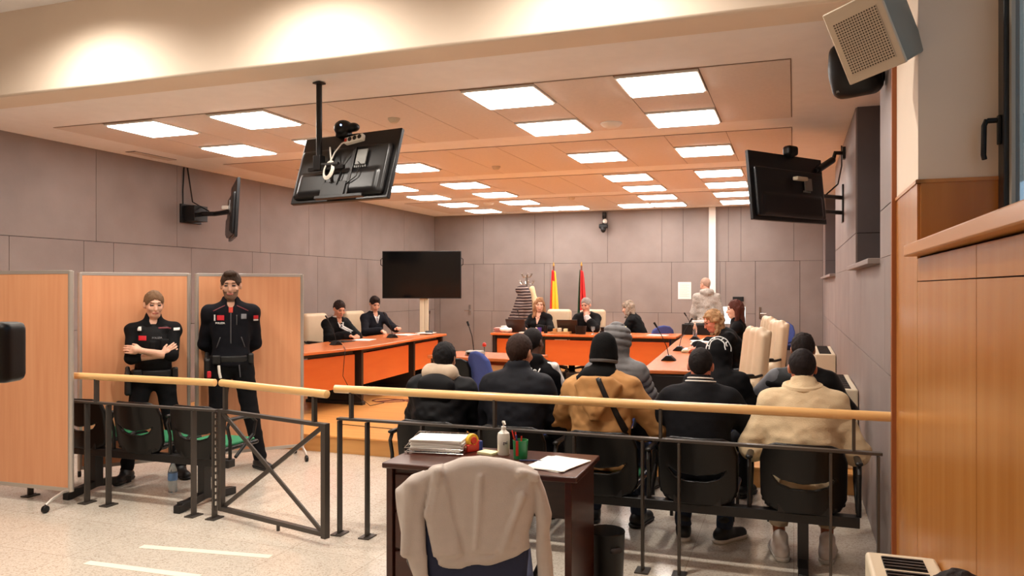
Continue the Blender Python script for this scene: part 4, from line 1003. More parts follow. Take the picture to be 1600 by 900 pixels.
# ---------------------------------------------------------------- loudspeakers, cctv, poster, trunking
r = empty('loudspeaker', (.33, 3.72, 2.755), 0, 'cream loudspeaker with a perforated grille high on the right wall', 'loudspeaker'); r.rotation_euler = (R(-24), R(10), R(146))
MB().bb(-.125, .125, -.11, .10, -.16, .16).build('cabinet', mat('speaker_grey', (150, 142, 128), .5), r, bev=.008)
MB().bb(-.128, .128, .10, .118, -.163, .163).build('front_frame', mat('speaker_cream', (214, 194, 168), .5), r, bev=.006)
MB().bb(-.098, .098, .118, .122, -.125, .105).build('grille', mat('grille_cream', (206, 186, 160), .5), r)
m = MB()
for i in range(17):
    for j in range(20): x = -.092+i*.0115; z = -.118+j*.0115; m.cyl((x, .121, z), (x, .1232, z), .0036, n=6)
m.build('grille_holes', mat('grille_hole', (74, 56, 44), .7), r, smooth=False)
MB().tube([(0, -.11, .05), (.02, -.16, .04), (.04, -.19, .0)], .014, 8).build('swivel', BLKM, r)
r = empty('loudspeaker', (.34, 4.98, 2.93), 0, 'black loudspeaker just behind the cream one', 'loudspeaker'); r.rotation_euler = (R(-12), 0, R(150))
sobj('cabinet', [rbx((0, 0, 0), (.27, .17, .32), .06), ell((0, .05, 0), (.135, .07, .15), .03)], BLK, r, h=.009)
MB().tube([(-.09, -.1, -.12), (-.12, -.12, .0), (-.10, -.16, .1)], .014, 8).build('bracket', BLKM, r); text_on('JBL', None, GREYP, .014, (.06, .118, -.115), (-1, 0, 0), (0, 0, 1), (0, -1, 0), r, 'badge', off=.004)
r = empty('wall_camera', (-3.57, YB-.02, 3.08), 0, 'small black and white camera high on the far wall', 'camera')
sobj('bracket', [rbx((0, 0, .03), (.08, .06, .12), .01), cap((0, -.02, -.02), (0, -.06, -.14), .028)], BLK, r, h=.01); sobj('lens_head', [ell((.03, -.08, -.10), (.045, .05, .05), .01)], WHITEP, r, h=.01); sobj('camera_body', [rbx((0, -.09, -.20), (.17, .10, .09), .02), ell((0, -.10, -.27), (.05, .05, .06), .02)], BLK, r, h=.01)
def note(x, z, w, hh, label):
    r = empty('wall_notice', (x, YB-.004, z), 0, label, 'notice'); MB().bb(-w/2, w/2, -.003, .003, -hh/2, hh/2).build('sheet', PAPER, r, smooth=False)
    m = MB()
    for i in range(14): m.bb(-w*.38, w*(.38 if i % 3 else .2), -.0045, -.003, hh*(.40-.058*i)-.003, hh*(.40-.058*i))
    m.build('printed_lines', mat('print_grey', (150, 146, 140), .8), r); return r
note(-1.99, 1.60, .25, .33, 'white printed notice on the far wall left of the standing man')
s = MB().bb(-1.53, -1.40, YB-.05, YB-.002, .9, ZC-.004).build('cable_trunking', mat('trunking_white', (238, 236, 230), .4), bev=.004); tag(s, 'white vertical cable trunking on the far wall', 'trunking')
s = MB().bb(-.1, .1, -.03, 0, -.045, .045).build('wall_box', BLK, bev=.004); s.location = (-.99, YB-.002, 1.44); tag(s, 'small black box on the far wall above the bright monitor', 'box')
r = empty('monitor', (-1.02, 14.18, ZD+.742), R(0), 'lit white monitor behind the seated woman in glasses', 'monitor')
MB().bb(-.24, .24, -.015, .015, .10, .42).build('casing', LGREY, r, bev=.004); MB().bb(-.228, .228, -.017, -.0152, .112, .408).build('screen', SCRGLOW, r, smooth=False)
MB().bb(-.09, .09, -.07, .08, 0, .012).build('foot', BLK, r, bev=.003); MB().bb(-.02, .02, .016, .035, .01, .25).build('neck', BLK, r)
# ---------------------------------------------------------------- flags and coat stand
def flag(x, y, label, cols, seed):
    r = empty('flag', (x, y, ZD), 0, label, 'flag')
    MB().cyl((0, 0, .02), (0, 0, 1.93), .014, n=12).build('pole', mat('pole_wood', (110, 64, 40), .4), r); MB().lathe([(0, 0), (.13, 0), (.13, .02), (.03, .04), (0, .04)]).build('base', BROWNT, r); sobj('finial', [cap((0, 0, 1.93), (0, 0, 1.99), .022, .008)], mat('brass', (190, 150, 80), .3, metal=.8), r, h=.006)
    m = MB(); nu, nv = 24, 30
    def fn(u, v):
        w = .05+.11*(v**.8); a = u*PI*5+seed; return (.0+(u-.35)*w*1.4, -.02-.03*math.sin(a)*(.4+v)-.02, 1.84-v*1.25-.03*u)
    m.grid(fn, nu, nv)
    for i in range(nu):
        for j in range(nv): m.mi[i*nv+j] = cols(i/nu, j/nv)
    c = m.build('cloth', FL, r, ang=180); md = c.modifiers.new('t', 'SOLIDIFY'); md.thickness = .004; return r
FL = [mat('flag_red', (206, 44, 44), .7), mat('flag_yellow', (244, 204, 60), .7), mat('flag_white', (236, 232, 226), .7), mat('flag_green', (30, 74, 50), .7)]
flag(-4.50, 14.95, 'red and yellow flag on a pole behind the blonde woman', lambda u, v: 0 if (v < .16 and u < .6) or (u > .72 and v > .75) or (u < .16) else 1, 1.)
flag(-3.93, 14.95, 'red, white and green flag on a pole behind the judge', lambda u, v: 3 if u < .22 else (2 if .60 < v < .84 and u < .9 else 0), 2.)
r = empty('coat_stand', (-4.93, 14.55, ZD), 0, 'chrome coat stand loaded with coats against the far wall', 'coat stand')
m = MB(); m.cyl((0, 0, .02), (0, 0, 1.74), .018); m.build('pole', CHROME, r); MB().lathe([(0, 0), (.2, 0), (.2, .015), (.04, .03), (0, .03)]).build('base', CHROME, r)
m = MB()
for z, rr in ((1.70, .11), (1.56, .15)):
    for i in range(6): a = PI*i/3; m.tube([(0, 0, z), (rr*.7*math.cos(a), rr*.7*math.sin(a), z-.01), (rr*math.cos(a), rr*math.sin(a), z+.05)], .008, 6); m.lathe([(0, -.012), (.014, 0), (0, .012)], (rr*math.cos(a), rr*math.sin(a), z+.06), 8)
m.build('hooks', CHROME, r)
def hung(name, prims, mt, loc, label, noise, cat='coat'):
    o = sobj(name, prims, mt, None, h=.012, noise=noise); o.location = loc; tag(o, label, cat); return o
PUFS = cloth('striped_puffer', (58, 44, 44), .6)
_nt = PUFS.node_tree; _w = _nt.nodes.new('ShaderNodeTexWave'); _w.bands_direction = 'Z'; _w.inputs['Scale'].default_value = 5.6; _w.inputs['Distortion'].default_value = 2.5; _w.inputs['Detail Scale'].default_value = .7
_t = _nt.nodes.new('ShaderNodeTexCoord'); _nt.links.new(_t.outputs['Object'], _w.inputs['Vector']); _c = _nt.nodes.new('ShaderNodeValToRGB')
_c.color_ramp.elements[0].position = .72; _c.color_ramp.elements[0].color = lin((62, 48, 48))+(1,); _c.color_ramp.elements[1].position = .88; _c.color_ramp.elements[1].color = lin((160, 142, 134))+(1,)
_nt.links.new(_w.outputs[0], _c.inputs[0]); _nt.links.new(_c.outputs[0], _nt.nodes['Principled BSDF'].inputs['Base Color'])
hung('puffer_coat', [cap((.02, 0, 1.42), (-.14, -.02, .86), .10, .17, baf=(.07, .012), sq=(1, .8, 1)), cap((.07, -.02, 1.40), (.12, -.04, .84), .07, .09, baf=(.07, .012)), ell((-.04, 0, 1.44), (.13, .10, .09))], PUFS, (-4.93, 14.38, ZD), 'brown and white striped padded coat on the coat stand', [(.01, (9, 9, 9), 2.)])
hung('dark_coat', [cap((-.10, .03, 1.45), (-.22, .03, .55), .08, .13, sq=(1, .8, 1)), cap((-.10, 0, .85), (-.05, 0, .45), .16, .15, sq=(1, .7, 1))], BK, (-4.93, 14.62, ZD), 'black coat hanging under the striped padded coat', [(.014, (12, 12, 6), 4.)])
hung('beige_coat', [cap((.10, .0, 1.46), (.26, .0, .75), .06, .12, sq=(1, .7, 1)), cap((.16, 0, 1.2), (.2, 0, .6), .11, .12, sq=(1, .6, 1))], cloth('beige_cloth', (226, 196, 156)), (-4.93, 14.55, ZD), 'beige coat on the right side of the coat stand', [(.014, (14, 14, 5), 6.)])
# ---------------------------------------------------------------- microphones
def mic_proto():
    r = empty('desk_microphone', (0, 0, 0), 0, 'x', 'microphone', 'gooseneck desk microphones')
    sobj('base', [pol([(-.075, 0), (.075, 0), (.06, .018), (.02, .055), (-.02, .055), (-.06, .018)], 0, .06, .008)], BLK, r, h=.006)
    MB().tube([(0, 0, .05), (-.02, 0, .14), (-.07, 0, .25), (-.12, 0, .34)], .0045, 6).build('gooseneck', BLKM, r); MB().cyl((-.118, 0, .335), (-.15, 0, .385), .009, .011).build('capsule', BLK, r)
    return r
mp = mic_proto(); first = True
DT = .9105
for x, y, rz, lb in ((-5.6, 8.8, 60, 'gooseneck microphone nearest the camera on the left desk'), (-5.62, 10.35, 60, 'gooseneck microphone in front of the suited lawyer'), (-5.5, 11.35, 120, 'gooseneck microphone at the far end of the left desk'),
                     (-1.20, 8.05, 0, 'nearest gooseneck microphone on the right desk'), (-1.27, 9.35, 180, 'second gooseneck microphone on the right desk'), (-1.33, 11.4, 0, 'third gooseneck microphone on the right desk, beside the bottle'), (-4.35, 12.5, 90, 'gooseneck microphone beside the laptop of the blonde woman')):
    if first: mp.location = (x, y, DT); mp.rotation_euler[2] = R(rz); mp['label'] = lb; first = False
    else: dup(mp, None, (x, y, DT), R(rz), lb)
r = empty('desk_microphone', (-3.32, 8.02, ZD+.737), 0, 'microphone on a silver console on the witness table', 'microphone')
sobj('console', [pol([(-.10, 0), (.10, 0), (.09, .05), (-.09, .05)], 0, .07, .01)], LGREY, r, h=.008); MB().bb(-.07, .07, -.075, -.071, .01, .035).build('display', BLK, r)
MB().tube([(-.03, .03, .05), (-.05, .03, .2), (-.09, .03, .32)], .005, 6).build('gooseneck', BLKM, r); MB().cyl((-.09, .03, .32), (-.11, .03, .37), .012).build('capsule', BLK, r); MB().lathe([(0, 0), (.02, .01), (.024, .03), (.012, .05), (0, .052)], (.10, .02, .09), 12).build('red_knob', REDP, r); MB().cyl((.10, .02, .04), (.10, .02, .1), .004).build('knob_stem', BLK, r)
# ---------------------------------------------------------------- things on the desks
def laptop(x, y, z, rz, label, op=115):
    r = empty('laptop', (x, y, z), R(rz), label, 'laptop'); MB().bb(-.17, .17, -.12, .12, 0, .016).build('keyboard_base', BLK, r, bev=.003)
    M_ = Matrix.Rotation(R(op-90), 3, 'X'); a = R(op-90)
    m = MB().box((0, .12+math.sin(a)*-.0-(-math.sin(a))*.115, .016+math.cos(a)*.115), (.34, .010, .23), M=Matrix.Rotation(-a, 3, 'X')); m.build('lid', mat('laptop_brown', (46, 30, 26), .4), r, bev=.003); return r
laptop(-4.33, 12.42, DT, 175, 'dark laptop open in front of the blonde woman'); laptop(-3.47, 12.45, DT, 182, 'dark laptop open in front of the grey-haired judge')
papers('folder_pile', -4.60, 12.38, DT, .30, .23, .07, 10, 'pink and white folders piled at the left end of the judges desk', 'folders', PINK, jit=.012)
papers('paper_stack', -4.52, 12.42, DT+.071, .22, .18, .03, -20, 'white papers on top of the pink folders', 'papers', PAPER, jit=.01)
o = sobj('white_bag', [ell((0, 0, .045), (.10, .07, .05), .02)], PAPER, None, h=.01, noise=[(.015, (20, 20, 20), 1.)], cuts=[((0, 0, 0), (0, 0, -1))]); o.location = (-4.50, 12.2, DT); tag(o, 'crumpled white bag beside the pink folders on the judges desk', 'bag')
papers('paper_stack', -4.12, 12.2, DT, .26, .16, .015, 5, 'low white papers right of the blonde woman laptop', 'papers'); papers('red_folder', -4.08, 12.25, DT+.016, .16, .10, .014, 12, 'small red folder lying on white papers', 'folder', REDP)
def cup(x, y, z, r_, h_, mt, label, name='cup', cat='cup'):
    o = MB().lathe([(0, 0), (r_*.85, 0), (r_, h_), (r_*.92, h_), (r_*.78, .006), (0, .006)], (0, 0, 0), 18).build(name, mt); o.location = (x, y, z); tag(o, label, cat); return o
cup(-3.93, 12.25, DT, .035, .09, PURP, 'violet cup on the judges desk'); cup(-3.84, 12.3, DT, .033, .12, BLK, 'tall black cup next to the violet cup'); cup(-3.22, 12.2, DT, .095, .13, BLK, 'wide black bowl in front of the grey-haired judge', 'bowl', 'bowl')
r = empty('wooden_tray', (-3.55, 12.2, DT), R(3), 'wooden tray of small items on the judges desk', 'tray'); MB().bb(-.16, .16, -.08, .08, 0, .012).build('base', BROWNT, r, bev=.003); m = MB(); m.bb(-.16, .16, -.08, -.07, .012, .035); m.bb(-.16, .16, .07, .08, .012, .035); m.bb(-.16, -.15, -.07, .07, .012, .035); m.bb(.15, .16, -.07, .07, .012, .035); m.build('rim', BROWNT, r)
for i, (dx, hh, mt, lb) in enumerate(((-.10, .07, BROWNT, 'brown small box in the wooden tray'), (-.02, .08, CREAMP, 'cream small box in the wooden tray'), (.08, .07, STICKY, 'yellowish small box in the wooden tray'))):
    o = MB().bb(-.03, .03, -.03, .03, 0, hh).build('small_box', mt, bev=.006); o.location = (-3.55+dx, 12.2, DT+.012); tag(o, lb, 'box', 'small boxes in the wooden tray')
o = MB().lathe([(0, 0), (.035, 0), (.008, .012), (.006, .05), (.03, .07), (.034, .12), (.031, .12), (.026, .075), (0, .06)], n=18).build('glass_goblet', CLEAR); o.location = (-3.03, 12.25, DT); tag(o, 'clear glass beside the black bowl on the judges desk', 'glass')
papers('paper_sheets', -2.55, 12.22, DT, .28, .2, .012, 8, 'white sheets in front of the grey-haired woman in profile', 'papers'); papers('paper_stack', -2.72, 12.6, DT, .26, .20, .10, -12, 'white and yellow file stack at the profile woman elbow', 'papers', PAPER, jit=.008); papers('yellow_file', -2.72, 12.6, DT+.101, .30, .22, .012, 5, 'pale yellow file on top of the white file stack', 'folder', YELP)
o = MB().lathe([(0, 0), (.07, 0), (.07, .05), (.055, .055), (.06, .10), (.07, .11), (0, .11)], n=20).build('round_box', BLK); o.location = (-2.87, 12.35, DT); tag(o, 'black and orange round box beside the file stack', 'box')
papers('paper_sheets', -2.0, 12.3, DT, .3, .2, .006, -6, 'white sheets at the right end of the judges desk', 'papers')
# right desk
papers('paper_stack', -1.1, 10.4, DT, .30, .40, .05, 5, 'thick white papers before the woman in glasses', 'papers', jit=.012); papers('green_folder', -1.0, 9.2, DT, .42, .28, .03, 3, 'open folder with white sheets nearest on the right desk', 'folder', mat('pale_green', (214, 216, 186), .6)); papers('paper_sheets', -1.0, 9.2, DT+.031, .40, .27, .008, 3, 'white sheets on the open folder of the right desk', 'papers')
r = empty('water_bottle', (-1.38, 11.85, DT), 0, 'clear plastic water bottle on the right desk', 'bottle')
MB().lathe([(0, 0), (.03, 0), (.033, .01), (.031, .07), (.033, .14), (.02, .18), (.013, .20), (0, .20)], n=18).build('bottle_body', CLEAR, r); MB().lathe([(0, .2), (.015, .2), (.015, .22), (0, .22)], n=14).build('cap', WHITEP, r)
r = empty('printer', (-1.42, 12.75, DT), R(-5), 'black printer on the far part of the right desk', 'printer'); MB().bb(-.24, .24, -.18, .18, 0, .17).build('body', BLK, r, bev=.012); MB().bb(-.2, .2, -.16, .16, .17, .185).build('lid', BLKF, r, bev=.004); 
papers('paper_stack', -1.38, 12.75, DT+.187, .28, .2, .03, 12, 'white papers lying on the black printer', 'papers')
# left desk
papers('paper_sheets', -5.75, 9.75, DT, .26, .34, .006, 15, 'white sheets before the nearer robed lawyer', 'papers'); papers('paper_sheets', -5.72, 11.0, DT, .3, .3, .012, -10, 'spread white sheets under the hands of the suited lawyer', 'papers', jit=.015); papers('paper_sheets', -5.55, 11.35, DT+.013, .22, .3, .012, 12, 'long spread of white sheets at the far part of the left desk', 'papers', jit=.02)
o = MB().bb(-.12, .12, -.15, .15, 0, .012).build('black_folder', BLK, bev=.003); o.location = (-5.85, 9.35, DT); tag(o, 'flat black folder before the nearer robed lawyer', 'folder')
# ---------------------------------------------------------------- fan coil heaters
def heater(x, y, z, hh, L, label, d=.24):
    r = empty('fan_coil_heater', (x, y, z), 0, label, 'heater')
    MB().bb(-d, 0, -L/2, L/2, 0, hh).build('casing', CREAMP, r, bev=.014, seg=3)
    n = max(2, int(L/.16)); s = L*.92/n
    for i in range(n):
        y0 = -L*.46+i*s+.012
        g = MB(); g.bb(-d+.05, -.05, y0, y0+s-.024, hh-.002, hh+.002); g.cur = 1
        for k in range(4): yy = y0+(s-.024)*(k+.5)/4; g.bb(-d+.052, -.052, yy-.006, yy+.006, hh+.002, hh+.007)
        g.build('grille', [BLK, BLKF], r, smooth=False)
    return r
heater(XR-.005, 2.76, 0, .65, 1.0, 'cream fan coil heater at the bottom right corner of the photo')
heater(XR-.005, 7.55, ZD, .65, 1.2, 'cream heater by the right wall behind the man in leather'); heater(XR-.005, 11.3, ZD, .65, 1.5, 'farther cream heater along the right grey wall')
# ---------------------------------------------------------------- floor bits
r = empty('water_bottle', (-4.72, 5.02, 0), 0, 'clear water bottle with a blue label on the floor beside the bench', 'bottle')
MB().lathe([(0, 0), (.032, 0), (.036, .01), (.034, .08), (.036, .17), (.022, .215), (.014, .235), (0, .235)], n=20).build('bottle_body', CLEAR, r); MB().lathe([(.0365, .10), (.0372, .10), (.0372, .16), (.0365, .16)], n=20).build('bottle_label', mat('label_blue', (110, 150, 200), .5), r); MB().lathe([(0, .235), (.016, .235), (.016, .257), (0, .257)], n=14).build('cap', BLUEP, r)
for a, b, lb in (((-3.92, 3.90), (-3.02, 4.02), 'long pale tape strip on the stone floor before the gate'), ((-4.0, 3.56), (-3.2, 3.60), 'short pale tape strip nearest the bottom edge')):
    v = Vector(b)-Vector(a); o = MB().bb(-v.length/2, v.length/2, -.03, .03, 0, .001).build('floor_tape', mat('tape_white', (236, 226, 208), .45), smooth=False); o.location = ((a[0]+b[0])/2, (a[1]+b[1])/2, .0008); o.rotation_euler = (0, 0, math.atan2(v.y, v.x)); tag(o, lb, 'tape')
def cable(pts, label, mt=BLK, r_=.004):
    n = Vector(pts[0]); o = MB().tube([Vector(p)-n for p in pts], r_, 6).build('floor_cable', mt); o.location = n; tag(o, label, 'cable')
cable([(-4.95+.25*math.cos(i*.7)*(.4+.05*i), 9.1+.16*math.sin(i*.9+.4), ZD+.006) for i in range(18)], 'tangle of thin cable on the platform before the left desk', mat('cable_red', (120, 60, 50), .5), .005)
cable([(-4.6, 7.35, ZD+.005), (-3.9, 7.28, ZD+.005), (-3.3, 7.5, ZD+.005), (-2.9, 7.7, ZD+.005)], 'thin black cable lying across the wooden platform')
cable([(-5.3, 8.5, .915), (-5.09, 8.2, .915), (-5.06, 8.14, .86), (-5.06, 8.1, .6), (-5.02, 8.2, .42), (-4.98, 8.6, ZD+.01), (-4.95, 8.9, ZD+.008)], 'black cable hanging down the front of the left desk')
# equipment under the judges desk
for i, x in enumerate((-3.62, -3.3)):
    o = MB().bb(-.14, .14, -.1, .1, 0, .12).build('floor_box', BLKF, bev=.006); o.location = (x, 12.2, ZD); tag(o, ['black floor box left under the judges desk', 'black floor box right under the judges desk'][i], 'box')
cable([(-3.1, 12.1, ZD+.008), (-2.95, 12.05, .38), (-2.85, 12.1, ZD+.01), (-2.7, 12.15, .3), (-2.6, 12.1, ZD+.01), (-2.4, 12.2, .2)], 'looping black cables under the judges desk', BLK, .012)
# camera gear at the left edge
r = empty('camera_monitor', (0, 0, 0), R(19.8), 'black camera monitor poking in at the left edge', 'camera')
fd = 1.15; dx = (-30-800)/1223.; s_, c_ = math.sin(R(19.8)), math.cos(R(19.8))
r.location = (-1.12, .819, 0)
sobj('monitor_body', [rbx((0, 0, 1.556), (.102, .05, .088), .010)], BLK, r, h=.004); MB().cyl((-.02, 0, .9), (-.02, 0, 1.52), .014).build('pole', BLKM, r)
m = MB()
for i in range(3): a = 2*PI*i/3; m.tube([(-.02, 0, .92), (-.02+.4*math.cos(a), .4*math.sin(a), .012)], .012, 8)
m.build('tripod_legs', BLKM, r)
# ---------------------------------------------------------------- clothing details
def decal(i, mt, w, hh, org, dx=(1, 0, 0), dz=(0, 0, 1), dn=(0, 1, 0), name='patch', target=None, off=.004, n=(8, 8), depth=.3, taper=0.):
    tg = target or i['jacket']; tm = tg.data
    bv = i.setdefault('bv_'+tg.name, BVHTree.FromPolygons([v.co.copy() for v in tm.vertices], [tuple(p.vertices) for p in tm.polygons]))
    org, dx, dz, dn = Vector(org), Vector(dx).normalized(), Vector(dz).normalized(), Vector(dn).normalized()
    nu, nv = n; vs = []; last = None
    for a in range(nu+1):
        for b in range(nv+1):
            p = org+dx*(a/nu-.5)*w*(1-taper*(1-b/nv))+dz*(b/nv-.5)*hh; q = bv.ray_cast(p-dn*depth, dn)[0]
            if q is None: q = p if last is None else p+dn*((last-p).dot(dn))
            last = q; vs.append(q-dn*off)
    m = MB(); m.add(vs, [(a*(nv+1)+b, (a+1)*(nv+1)+b, (a+1)*(nv+1)+b+1, a*(nv+1)+b+1) for a in range(nu) for b in range(nv)])
    o = m.build(name, mt, i['body'], ang=180); md = o.modifiers.new('t', 'SOLIDIFY'); md.thickness = .003; return o
REDC = mat('patch_red', (206, 30, 44), .6); WHC = mat('patch_white', (232, 230, 226), .6); GRC = mat('patch_grey', (120, 120, 124), .6); PIP = mat('piping_red', (110, 34, 44), .6)
ZIP = mat('zip_grey', (84, 84, 88), .4, metal=.3)
def ring(i, rad, zz, th, mt, name, tilt=0., y=0., sc=(1, 1)):
    c = i['Nk']+i['t']*zz+i['Rr']@A(0, y, 0); Rq = i['Rr']@rotx(tilt)
    pts = [Vector(c+Rq@A(rad*sc[0]*math.cos(a), rad*sc[1]*math.sin(a), 0)) for a in [2*PI*k/28 for k in range(29)]]
    return MB().tube(pts, th, 8).build(name, mt, i['body'])
def tb(s, x=.12, y=.42, z=.79, f=None, curl=.35): return dict(w=(s*x, y, z), hint=(s*.8, -.3, -.7), f=f or (-s*.5, 1, -.1), n=(0, 0, -1), curl=curl)
# officers
def off_common(i):
    J = i['jacket']; C0 = i['Cc']
def officer1(i):
    C0 = i['Cc']; off_common(i); d = (0, -1, 0)
    v = sobj('vest', [ell(C0+A(0, .01, -.02), (.158, .128, .19), .03), ell(i['P0']+A(0, .01, .12), (.146, .122, .15), .04), rbx(C0+A(-.09, .135, -.03), (.07, .03, .10), .01), rbx(C0+A(.0, .13, -.04), (.05, .03, .09), .01), cap(C0+A(-.095, .07, .10), C0+A(-.08, -.05, .145), .03, k=.03), cap(C0+A(.095, .07, .10), C0+A(.08, -.05, .145), .03, k=.03)], mat('vest_black', (15, 15, 17), .7, spec=.2, bump=.4, bs=120), i['body'], h=.009)
    decal(i, REDC, .062, .040, C0+A(.085, .2, .03), dn=d, target=v); decal(i, WHC, .012, .045, C0+A(.13, .2, .03), dn=d, target=v); decal(i, WHC, .035, .035, C0+A(.11, .2, .11), dn=d, target=v)
    decal(i, PIP, .10, .012, C0+A(-.09, .2, .115), dn=d, target=v); decal(i, WHC, .05, .022, i['sh'][-1]+A(-.02, .2, .01), (1, 0, 0), (0, 0, 1), d)
    text_on('POLIZIA', v, GRC, .022, C0+A(-.03, .0, .03), (-1, 0, 0), (0, 0, 1), d, i['body'], off=.005, depth=.35)
    belt(i)
def belt(i):
    P = i['P0']+A(0, 0, .03); b = sobj('belt', [ell(P, (.180, .145, .20), .01), rbx(P+A(0, 0, .17), (.6, .6, .28), .004, .003, None, '-'), rbx(P+A(0, 0, -.18), (.6, .6, .30), .004, .003, None, '-')], mat('belt_black', (16, 16, 16), .5), i['body'], h=.008)
    sobj('holster', [rbx(P+A(.195, .02, -.09), (.06, .10, .19), .02), cap(P+A(.20, .02, .0), P+A(.205, -.03, .04), .02)], mat('belt_black', (0, 0, 0)), b, h=.008)
    sobj('pouch', [rbx(P+A(-.17, .06, .0), (.05, .08, .09), .012), rbx(P+A(.12, .125, .0), (.07, .04, .08), .01)], mat('belt_black', (0, 0, 0)), b, h=.008)
def officer2(i):
    C0 = i['Cc']; d = (0, -1, 0)
    decal(i, REDC, .060, .045, C0+A(.085, .3, .06), dn=d); decal(i, WHC, .012, .055, C0+A(.135, .3, .06), dn=d); text_on('POLIZIA', i['jacket'], WHC, .022, C0+A(.09, .0, .012), (-1, 0, 0), (0, 0, 1), d, i['body'], depth=.35)
    c = MB(); m = decal(i, GRC, .045, .045, C0+A(-.11, .3, .07), dn=d, name='badge')
    decal(i, ZIP, .010, .30, C0+A(0, .3, -.02), dn=d, name='zip', n=(2, 16)); decal(i, ZIP, .007, .09, C0+A(-.05, .3, .04), dn=d, name='pocket_zip', n=(2, 6))
    for s in (-1, 1):
        decal(i, PIP, .11, .007, C0+A(s*.10, .3, .145), (1, 0, -s*.5), (s*.5, 0, 1), d, 'piping')
        decal(i, ZIP, .007, .10, C0+A(s*.105, .3, -.16), (1, 0, s*.35), (-s*.35, 0, 1), d, 'pocket_zip', n=(2, 6))
        hp_ = i['legs'][s][1]; kn = hp_+A(s*.04, .1, .19); 
    decal(i, REDC, .04, .03, i['sh'][-1]+A(-.03, .3, -.04), dn=d); decal(i, WHC, .04, .012, i['sh'][-1]+A(-.03, .3, -.065), dn=d)
    decal(i, mat('collar_red', (196, 60, 40), .7), .035, .05, i['Nk']+A(0, .3, -.045), dn=d, name='collar_tab')
    belt(i); P = i['P0']
    MB().tube([P+A(.10, .15, -.02), P+A(.095, .165, -.08), P+A(.085, .155, -.13)], .012, 8).build('key_strap', WHITEP, i['body']); MB().tube([P+A(-.07, .14, -.02), P+A(-.075, .15, -.07), P+A(-.08, .14, -.13)], .006, 6).build('lanyard', ZIP, i['body'])
    MB().box(P+A(.18, .12, -.10), (.035, .03, .06)).build('red_pouch', REDC, i['body'], bev=.008)
UNI = dict(open=True, m=NAVYU, o=.018, collar=.045, fold=.004, hem=.95, name='uniform_jacket')
person('uniformed officer with arms crossed, left one, standing before the beech screens', (-5.22, 5.33, 0), R(-137), stand=True, S=.955, sk=(214, 166, 140), hair=('short', (112, 84, 60)),
       hands={'L': dict(w=(.085, .235, 1.125), hint=(-1, .15, -.7), f=(1, -.08, .15), n=(0, -1, -.2), curl=.3), 'R': dict(w=(-.075, .205, 1.08), hint=(1, .2, -.6), f=(-1, -.05, .75), n=(0, -1, 0), curl=.4)},
       legs={'L': ((-.15, .03, .48), (-.21, 0, .085)), 'R': ((.15, .03, .48), (.21, 0, .085))}, feet={'L': (-.35, 1, 0), 'R': (.4, 1, 0)}, top=dict(m=cloth('uniform_black', (12, 12, 14)), o=.015, open=True, sleeve=.22, hem=.9, name='uniform_shirt', fold=.004), extras=officer1, h=.006, head=(6, 12, 0), trous=cloth('uniform_trousers', (13, 13, 16)))
person('taller bearded uniformed officer, right one, hands behind his back', (-4.79, 5.80, 0), R(-141), stand=True, S=1.06, sk=(196, 150, 124), hair=('quiff', (60, 44, 34)), beard=True,
       hands={'L': dict(w=(-.02, -.23, .99), hint=(-1, .25, -.1), f=(1, -.1, -.3), n=(0, 1, 0), curl=.5), 'R': dict(w=(.06, -.24, .97), hint=(1, .25, -.1), f=(-1, -.1, -.3), n=(0, 1, 0), curl=.5)},
       legs={'L': ((-.17, .04, .52), (-.25, 0, .085)), 'R': ((.11, .03, .52), (.11, .03, .085))}, feet={'L': (-.5, 1, 0), 'R': (.3, 1, 0)}, top=UNI, extras=officer2, h=.006, head=(4, -4, 0), trous=cloth('uniform_trousers', (13, 13, 16)))
# lawyers at the left desk
def bands(i, tie=(70, 72, 78), wide=.03):
    C0 = i['Nk']; d = tuple(-(i['Rr']@A(0, 1, 0))); a = i['Rr']
    decal(i, WHITEC, .11, .13, C0+a@A(0, .1, -.085), (1, 0, 0), tuple(a@A(0, 0, 1)), d, 'shirt_front', off=.006, taper=.8); decal(i, mat('tie_%d' % tie[0], tie, .6), wide, .11, C0+a@A(0, .1, -.085), (1, 0, 0), tuple(a@A(0, 0, 1)), d, 'tie', off=.011)
    ring(i, .062, .035, .012, WHITEC, 'shirt_collar', .35)
ROBE = dict(m=BKR, o=.024, b=.012, wide=.025, skirt=True, collar=0, name='robe', fold=.010, sleeve=.92)
person('lawyer in a black robe at the left desk, nearer one, looking down', (-6.45, 10.05, ZD), R(-112), seat=.46, lean=12, head=(22, -6, 0), sk=(210, 150, 118), hair=('short', (44, 32, 28)), top=ROBE, hands={'L': tb(-1, .06, .48, .79), 'R': tb(1, .08, .46, .79)}, extras=bands, h=.008)
person('lawyer in a dark suit and tie at the left desk, farther one', (-6.5, 11.35, ZD), R(-118), seat=.50, lean=5, lat=4, head=(24, -10, 0), sk=(222, 170, 142), hair=('quiff', (40, 30, 28)), top=dict(m=cloth('suit_charcoal', (26, 27, 34)), o=.018, wide=.012, collar=0, fold=.007), hands={'L': tb(-1, .10, .50, .82, (.2, 1, .3), .5), 'R': dict(w=(.14, .40, .80), hint=(.8, -.3, -.7), f=(-.3, 1, -.2), n=(0, 0, -1), curl=.6)}, extras=lambda i: bands(i, (150, 152, 160)), h=.008)
